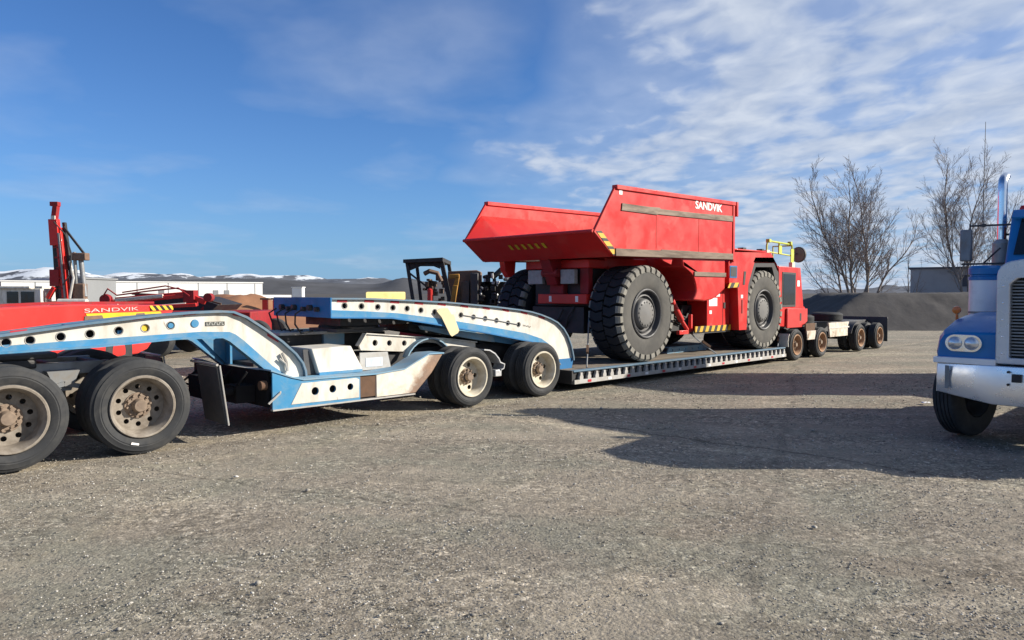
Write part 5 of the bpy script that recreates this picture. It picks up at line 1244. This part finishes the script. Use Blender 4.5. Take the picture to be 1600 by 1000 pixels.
for x in (-9.7, -8.15):
    for y in (23.4, 25.2): lb2.part('wheel', MB().lathe([(0.0, 0.0), (0.25, 0.0), (0.42, 0.02), (0.46, 0.06), (0.46, 0.28), (0.0, 0.3)], c=(x, y, 0.46), n=28), 'rubber')
# small square steel stand seen under the gooseneck
sd = Thing('steel_stand', 'small black steel stand seen below the gooseneck', 'stand', (-10.9, 22.5, 0), ORG0, 0)
for x in (-11.06, -10.74):
    for y in (22.4, 22.65): sd.part('leg', MB().box(x, x + 0.05, y, y + 0.05, 0, 0.62), 'black')
sd.part('top', MB().box(-11.1, -10.65, 22.36, 22.74, 0.621, 0.66), 'black')
sd.part('rung', MB().box(-11.05, -10.7, 22.405, 22.44, 0.28, 0.32), 'black')

# drill rig with tall mast
rig = Thing('drill_rig', 'tall red drill mast rig with a white cab at the far left', 'drill rig', (-25.0, 40.5, 0), ORG0, 0)
rig.part('track_frame', MB().box(-29.4, -22.6, 39.4, 42.0, 0.05, 0.75), 'charcoal', bevel=0.08)
rig.part('deck', MB().box(-29.4, -22.4, 39.6, 41.8, 0.76, 1.05), 'red_dark', bevel=0.03)
mast = rig.part('mast', MB().obox((-24.05, 40.0, 1.05), (-24.42, 40.0, 5.3), 0.32, 0.34, up=(0, 1, 0)), 'red', bevel=0.02)
rig.part('mast_head', MB().obox((-24.55, 39.9, 4.35), (-24.62, 39.9, 5.75), 0.48, 0.30, up=(0, 1, 0)), 'red', parent=mast, bevel=0.02)
rig.part('mast_top', MB().obox((-24.62, 39.95, 5.75), (-24.50, 39.95, 6.55), 0.26, 0.28, up=(0, 1, 0)).box(-24.78, -24.35, 39.8, 40.1, 6.45, 6.68), 'red_dark', parent=mast, bevel=0.015)
rig.part('mast_lamp', MB().box(-24.66, -24.46, 39.7, 39.78, 5.72, 5.92), 'white', parent=mast)
rig.part('feed_rail', MB().obox((-24.62, 40.2, 1.2), (-24.75, 40.2, 4.4), 0.20, 0.25, up=(0, 1, 0)).obox((-23.75, 40.2, 1.2), (-24.25, 40.2, 5.6), 0.14, 0.2, up=(0, 1, 0)), 'black', parent=mast)
rig.part('rod_carousel', MB().tube([(-23.15, 40.1, 1.6), (-23.35, 40.1, 3.8)], 0.13, 12).tube([(-23.5, 40.0, 1.4), (-23.62, 40.0, 4.0)], 0.09, 10), 'steel', parent=mast)
rig.part('rotary_head', MB().box(-23.75, -22.95, 39.85, 40.3, 3.55, 3.95), 'engine', parent=mast, bevel=0.04)
rig.part('stay', MB().obox((-24.2, 40.05, 5.35), (-23.0, 40.05, 3.75), 0.10, 0.10), 'black', parent=mast)
rig.part('pump', MB().box(-23.7, -23.1, 39.9, 40.3, 1.2, 2.3), 'engine', parent=mast, bevel=0.05)
rig.part('rod', MB().tube([(-24.0, 39.75, 1.2), (-24.32, 39.75, 5.0)], 0.05, 8), 'steel', parent=mast)
rig.part('cable_loop', MB().tube([(-24.5, 39.7, 5.6), (-23.9, 39.7, 4.9), (-23.6, 39.7, 3.9), (-23.7, 39.7, 2.8), (-24.1, 39.7, 2.2)], 0.035, 6), 'black', parent=mast)
for k in range(6): rig.part('mast_rung', MB().box(-24.62 + 0.06 * k, -24.30 + 0.06 * k, 39.78, 39.82, 4.2 - 0.55 * k, 4.28 - 0.55 * k), 'red_dark', parent=mast)
rig.part('mast_box', MB().box(-24.85, -24.35, 39.75, 40.0, 2.15, 3.05), 'red_dark', parent=mast, bevel=0.02)
rig.part('jack', MB().obox((-24.9, 39.7, 1.5), (-24.55, 39.7, 2.1), 0.22, 0.2), 'red', bevel=0.02)
rig.part('gear_box', MB().box(-24.8, -23.2, 39.5, 40.2, 1.05, 1.35), 'engine')
rig.part('dust_hose', MB().tube([(-23.75, 39.8, 3.5), (-23.55, 39.75, 2.6), (-23.75, 39.7, 1.5)], 0.07, 8), 'steel_pale', parent=mast)
rig.part('white_tank', MB().tube([(-24.1, 39.3, 1.30), (-22.6, 39.3, 1.30)], 0.18, 16), 'white')
cabr = rig.part('cab', MB().box(-27.75, -25.1, 39.4, 41.4, 1.06, 2.02), 'white', bevel=0.03)
rig.part('cab_roof', MB().box(-29.2, -25.6, 39.25, 41.55, 2.021, 2.15), 'white', parent=cabr, bevel=0.02)
for x0, x1 in ((-26.15, -25.45), (-26.9, -26.3)): rig.part('cab_window', MB().box(x0, x1, 39.37, 39.399, 1.25, 1.86), 'glass', parent=cabr)
rig.part('engine_house', MB().box(-29.2, -27.76, 39.6, 41.4, 1.06, 1.98), 'charcoal', bevel=0.03)

# stripped machine with a cab frame behind the gooseneck
wm = Thing('stripped_machine', 'stripped machine with a black cab frame and bare engine behind the gooseneck', 'machine', (-1.2, 21.0, 0), ORG0, 0)
S = 21.0 / 1155


def wx(px): return (px - 800) * S


def wz(py): return 1.78 + (458 - py) * S


fr = wm.part('cab_frame', MB().obox((wx(639), 20.6, wz(408)), (wx(653), 20.6, wz(500)), 0.09, 0.10, up=(0, 1, 0)), 'black', bevel=0.008)
for p_, q_, w_ in (((692, 20.6, 408), (711, 20.6, 500), 0.12), ((645, 21.9, 410), (655, 21.9, 500), 0.09), ((697, 21.9, 410), (712, 21.9, 500), 0.10), ((644, 20.6, 428), (668, 20.6, 447), 0.05)):
    wm.part('frame_post', MB().obox((wx(p_[0]), p_[1], wz(p_[2])), (wx(q_[0]), q_[1], wz(q_[2])), w_, w_, up=(0, 1, 0)), 'black', bevel=0.008)
wm.part('canopy', MB().add([(wx(635), 20.4, wz(407)), (wx(695), 20.4, wz(404)), (wx(695), 20.4, wz(410)), (wx(635), 20.4, wz(412)), (wx(641), 22.1, wz(409)), (wx(700), 22.1, wz(406)), (wx(700), 22.1, wz(412)), (wx(641), 22.1, wz(414))],
                         [(0, 1, 2, 3), (7, 6, 5, 4), (0, 4, 5, 1), (3, 2, 6, 7), (0, 3, 7, 4), (1, 5, 6, 2)]).prism([(wx(639), wz(410)), (wx(692), wz(408)), (wx(690), wz(421)), (wx(680), wz(417)), (wx(660), wz(417)), (wx(643), wz(424))], 20.58, 20.62), 'black', parent=fr)
b = MB()
for k in range(26):
    px_, py_ = rnd.uniform(660, 694), rnd.uniform(428, 476)
    w, h = rnd.uniform(3, 8), rnd.uniform(3, 9)
    b.box(wx(px_), wx(px_ + w), 20.9 + rnd.random() * 0.6, 21.6 + rnd.random() * 0.4, wz(py_ + h), wz(py_))
b.tube([(wx(664), 20.9, wz(428)), (wx(672), 20.85, wz(424)), (wx(684), 20.9, wz(427)), (wx(690), 20.9, wz(440))], 0.07, 8)
wm.part('seat_and_controls', b, 'engine', bevel=0.01)
wm.part('floor', MB().box(wx(640), wx(800), 20.5, 22.4, 0.55, wz(478)), 'charcoal', bevel=0.02)
wm.part('lower_frame', MB().box(wx(630), wx(690), 20.3, 22.6, 0.30, 0.80), 'red_dark', bevel=0.03)
wm.part('extinguisher', MB().tube([(wx(675.5), 20.5, wz(472)), (wx(675.5), 20.5, wz(453)), (wx(675.5), 20.5, wz(450))], [0.085, 0.085, 0.04], 14), 'red')
ya = wm.part('amber_arm', MB().obox((wx(709), 20.5, wz(478)), (wx(714), 20.5, wz(446)), 0.14, 0.12, up=(0, 1, 0)).obox((wx(704), 20.5, wz(433)), (wx(720), 20.5, wz(432)), 0.10, 0.12, up=(0, 0, 1)).obox((wx(717), 20.5, wz(433)), (wx(714), 20.5, wz(450)), 0.12, 0.1, up=(0, 1, 0)), 'amber_paint', bevel=0.015)
wm.part('brown_panel', MB().prism([(wx(700), wz(424)), (wx(745), wz(422)), (wx(752), wz(425)), (wx(752), wz(480)), (wx(698), wz(480))], 21.0, 21.6), 'engine', bevel=0.02)
wm.part('side_plate', MB().box(wx(722), wx(734), 20.7, 20.95, wz(480), wz(440)).box(wx(736), wx(748), 20.7, 20.95, wz(480), wz(427)), 'charcoal', bevel=0.02)
eb = MB(); al_ = MB()
for k in range(34):
    px_, py_ = rnd.uniform(750, 790), rnd.uniform(426, 474); r = rnd.uniform(1.5, 5)
    tgt = al_ if rnd.random() < 0.42 else eb
    if rnd.random() < 0.5: tgt.tube([(wx(px_), 20.7 + rnd.random() * 0.5, wz(py_)), (wx(px_ + rnd.uniform(-7, 9)), 20.7 + rnd.random() * 0.5, wz(py_ + rnd.uniform(-8, 8)))], r * S * 0.6, 10)
    else: tgt.box(wx(px_ - r), wx(px_ + r), 20.8, 21.4, wz(py_ + r), wz(py_ - r))
eb.box(wx(750), wx(795), 21.2, 21.9, wz(480), wz(440))
en = wm.part('engine', eb, 'black', bevel=0.01)
wm.part('engine_fitting', al_, 'alloy', parent=en, bevel=0.008)
wm.part('exhaust_pipe', MB().tube([(wx(770), 20.9, wz(434)), (wx(785), 20.9, wz(420))], 0.075, 12), 'black', parent=en)
for x in (wx(655), wx(775)):
    for y in (20.5, 22.4): wm.part('wheel', MB().lathe([(0.0, 0.0), (0.25, 0.0), (0.48, 0.02), (0.52, 0.06), (0.52, 0.28), (0.0, 0.3)], c=(x, y, 0.52), n=28), 'rubber')

# two red steel frames on the dirt mound
for k, (x, lab) in enumerate([(-13.35, 'left one of two red steel stands on the dirt mound'), (-12.78, 'right one of two red steel stands on the dirt mound')]):
    st = Thing('valve_stand', lab, 'stand', (x, 40.0, 0.9), ORG0, 0, group='red steel stands on the dirt mound')
    st.part('post', MB().box(x - 0.14, x + 0.14, 39.9, 40.1, 0.7, 1.50), 'red', bevel=0.02)
    st.part('arm', MB().box(x - 0.24, x + 0.24, 39.86, 40.14, 1.42, 1.52), 'engine', bevel=0.01)

# ------------------------------------------------------------------ 8. buildings
def building(name, label, x0, x1, y0, y1, z, mw, mr, slope=0.0, nwin=0, zb=-0.1):
    t = Thing(name, label, 'building', ((x0 + x1) / 2, (y0 + y1) / 2, 0), ORG0, 0)
    w = t.part('wall', MB().box(x0, x1, y0, y1, zb, z), mw)
    t.part('roof', MB().prism([(y0 - 0.15, z), (y1 + 0.15, z + slope), (y1 + 0.15, z + slope + 0.15), (y0 - 0.15, z + 0.15)], x0 - 0.15, x1 + 0.15, axis='x'), mr)
    return t, w


wt = Thing('warehouse', 'long white flat roofed warehouse beyond the dirt mound', 'building', (-11.0, 10.0, 0), (-37.1, 110.0, 0), R(32))
ww = wt.part('wall', MB().box(-32, 0, 0, 20, -0.1, 3.25), 'ware_white')
wt.part('roof', MB().box(-32.1, 0.1, -0.1, 20.1, 3.25, 3.40), 'ware_white', parent=ww)
pm = MB().box(0, 0.06, -0.03, 0, 0, 3.2).mesh('cladding_joint', 'ware_grey')
for k in range(8): wt.at('cladding_joint', pm, -28.4 + k * 3.9, -0.01, 0)
for x in (-6.9, -5.4, -14.0): wt.part('door', MB().box(x, x + 0.7, -0.05, -0.01, 0.9, 2.2), 'ware_grey')
wt.part('annex', MB().box(0.2, 4.4, 0.5, 8, -0.1, 1.5), 'ware_white')
building('shed', 'dark slate roofed shed at far left behind the drill rig', -78, -66.6, 112, 122, 2.6, 'ware_grey', 'roof_dark', 1.5)
building('shed', 'low white flat topped shed at the far left edge', -62, -52.3, 78, 84, 2.15, 'ware_white', 'ware_white')
building('shed', 'grey cladding wall beside the drill mast', -45.2, -42.8, 74, 80, 3.2, 'ware_grey', 'ware_grey')
building('cabin', 'tiny white cabin below the snowy hills left of centre', -44.6, -42.6, 150, 152, 2.9, 'ware_white', 'ware_white', zb=1.0)
gb_ = Thing('block_building', 'grey flat roofed block building behind the gravel heap', 'building', (6.0, 3.0, 0), (32.3, 60.0, 0), R(-30))
gw = gb_.part('wall', MB().box(0, 14, 0, 8, -0.1, 3.72), 'block')
gb_.part('roof', MB().box(-0.12, 14.12, -0.12, 8.1, 3.72, 3.86), 'roof_dark', parent=gw)
gb_.part('window', MB().box(3.6, 4.6, -0.04, -0.01, 2.3, 3.2), 'roof_dark', parent=gw)
gb_.part('vent_pipe', MB().tube([(2.6, 0.6, 3.8), (2.6, 0.6, 4.5)], 0.05, 8), 'charcoal')


# ------------------------------------------------------------------ 9. bare trees
def bare_tree(name, label, base, stems, height, seed, lvl_len=0.42, dens=1.0, rbase=0.105):
    g = random.Random(seed)
    tr_, tw_ = MB(), MB()

    def grow(p, d, length, r, lvl, up):
        n = max(3, int(length / (0.55 if lvl < 2 else 0.32)))
        pts, rs = [p.copy()], [r]; q = p.copy(); dd = d.copy()
        for i in range(n):
            dd = (dd + Vector((g.gauss(0, 0.09), g.gauss(0, 0.09), up + g.gauss(0, 0.05)))).normalized()
            q = q + dd * (length / n); pts.append(q.copy()); rs.append(max(0.007, r * (1 - 0.82 * (i + 1) / n)))
        (tr_ if lvl < 2 else tw_).tube(pts, rs, 6 if lvl == 0 else (5 if lvl == 1 else 3), caps=False)
        if lvl >= 4: return
        k = int(length * (2.2 if lvl == 0 else 3.4 if lvl == 1 else 7.0 if lvl == 2 else 6.0) * dens + 0.5)
        for j in range(k):
            t = 0.24 + 0.75 * (j + g.random()) / k if lvl == 0 else 0.12 + 0.86 * (j + g.random()) / k
            i = min(n - 1, int(t * n)); f = t * n - i
            pp = pts[i].lerp(pts[i + 1], f); ax = (pts[i + 1] - pts[i]).normalized()
            az = g.random() * 6.283; o = ax.orthogonal().normalized(); o2 = ax.cross(o)
            side = o * math.cos(az) + o2 * math.sin(az); ang = R(g.uniform(22, 42))
            nd = (ax * math.cos(ang) + side * math.sin(ang)).normalized()
            ln = length * (1 - 0.62 * t) * (g.uniform(0.30, 0.52) if lvl == 0 else g.uniform(0.34, 0.62))
            if ln < 0.16: continue
            grow(pp, nd, ln, max(0.008, rs[i] * 0.50), lvl + 1, 0.085)
    for dx, dy, dz, h in stems:
        d = Vector((dx, dy, dz)).normalized()
        grow(Vector((base[0] + dx * 0.4, base[1] + dy * 0.4, base[2] - 0.3)), d, h, rbase * (h / height) ** 0.7, 0, 0.045)
    t = Thing(name, label, 'tree', base, ORG0, 0)
    if tr_.v: t.part('trunk', tr_, 'bark', sharp=80)
    if tw_.v: t.part('crown', tw_, 'twig', sharp=80)
    return t


bare_tree('bare_tree', 'wide bare many stemmed tree rising behind the gravel heap', (23.4, 50, 0), [(-0.50, 0.1, 0.9, 8.2), (-0.22, -0.1, 1, 10.0), (-0.05, 0.15, 1, 10.4), (0.14, 0.2, 1, 8.6), (0.42, -0.1, 1, 10.2), (0.62, 0.1, 0.9, 8.2), (-0.75, 0, 0.75, 5.4), (0.3, 0.3, 1, 7.0)], 10.4, 3)
bare_tree('bare_tree', 'tall narrow bare tree between the block building and the blue truck', (35.2, 57, 0), [(-0.10, 0, 1, 12.6), (0.08, 0.1, 1, 12.2), (0.20, 0.1, 1, 10.2), (-0.22, 0.1, 1, 8.2)], 12.6, 11, dens=0.85)
bare_tree('bare_sapling', 'small thin bare sapling beside the corner of the block building', (31.0, 58, 0), [(0.05, 0, 1, 5.2), (0.35, 0, 1, 4.2)], 9, 21, dens=0.7, rbase=0.10)

# a scrap of paper on the gravel
ps = MB(); g_ = random.Random(4)
for i in range(5):
    for j in range(4): ps.v.append((-0.06 + 0.03 * i, -0.045 + 0.03 * j, 0.012 + 0.02 * g_.random()))
ps.f = [(j + 4 * i, j + 4 * i + 4, j + 4 * i + 5, j + 4 * i + 1) for i in range(4) for j in range(3)]
o = tag(link('paper_scrap', ps.mesh('paper_scrap', 'tape_white')), 'crumpled white paper scrap on the shaded gravel left of the blue truck', 'litter')
o.location = (6.66, 11.85, 0.0)
sol = o.modifiers.new('thickness', 'SOLIDIFY'); sol.thickness = 0.002
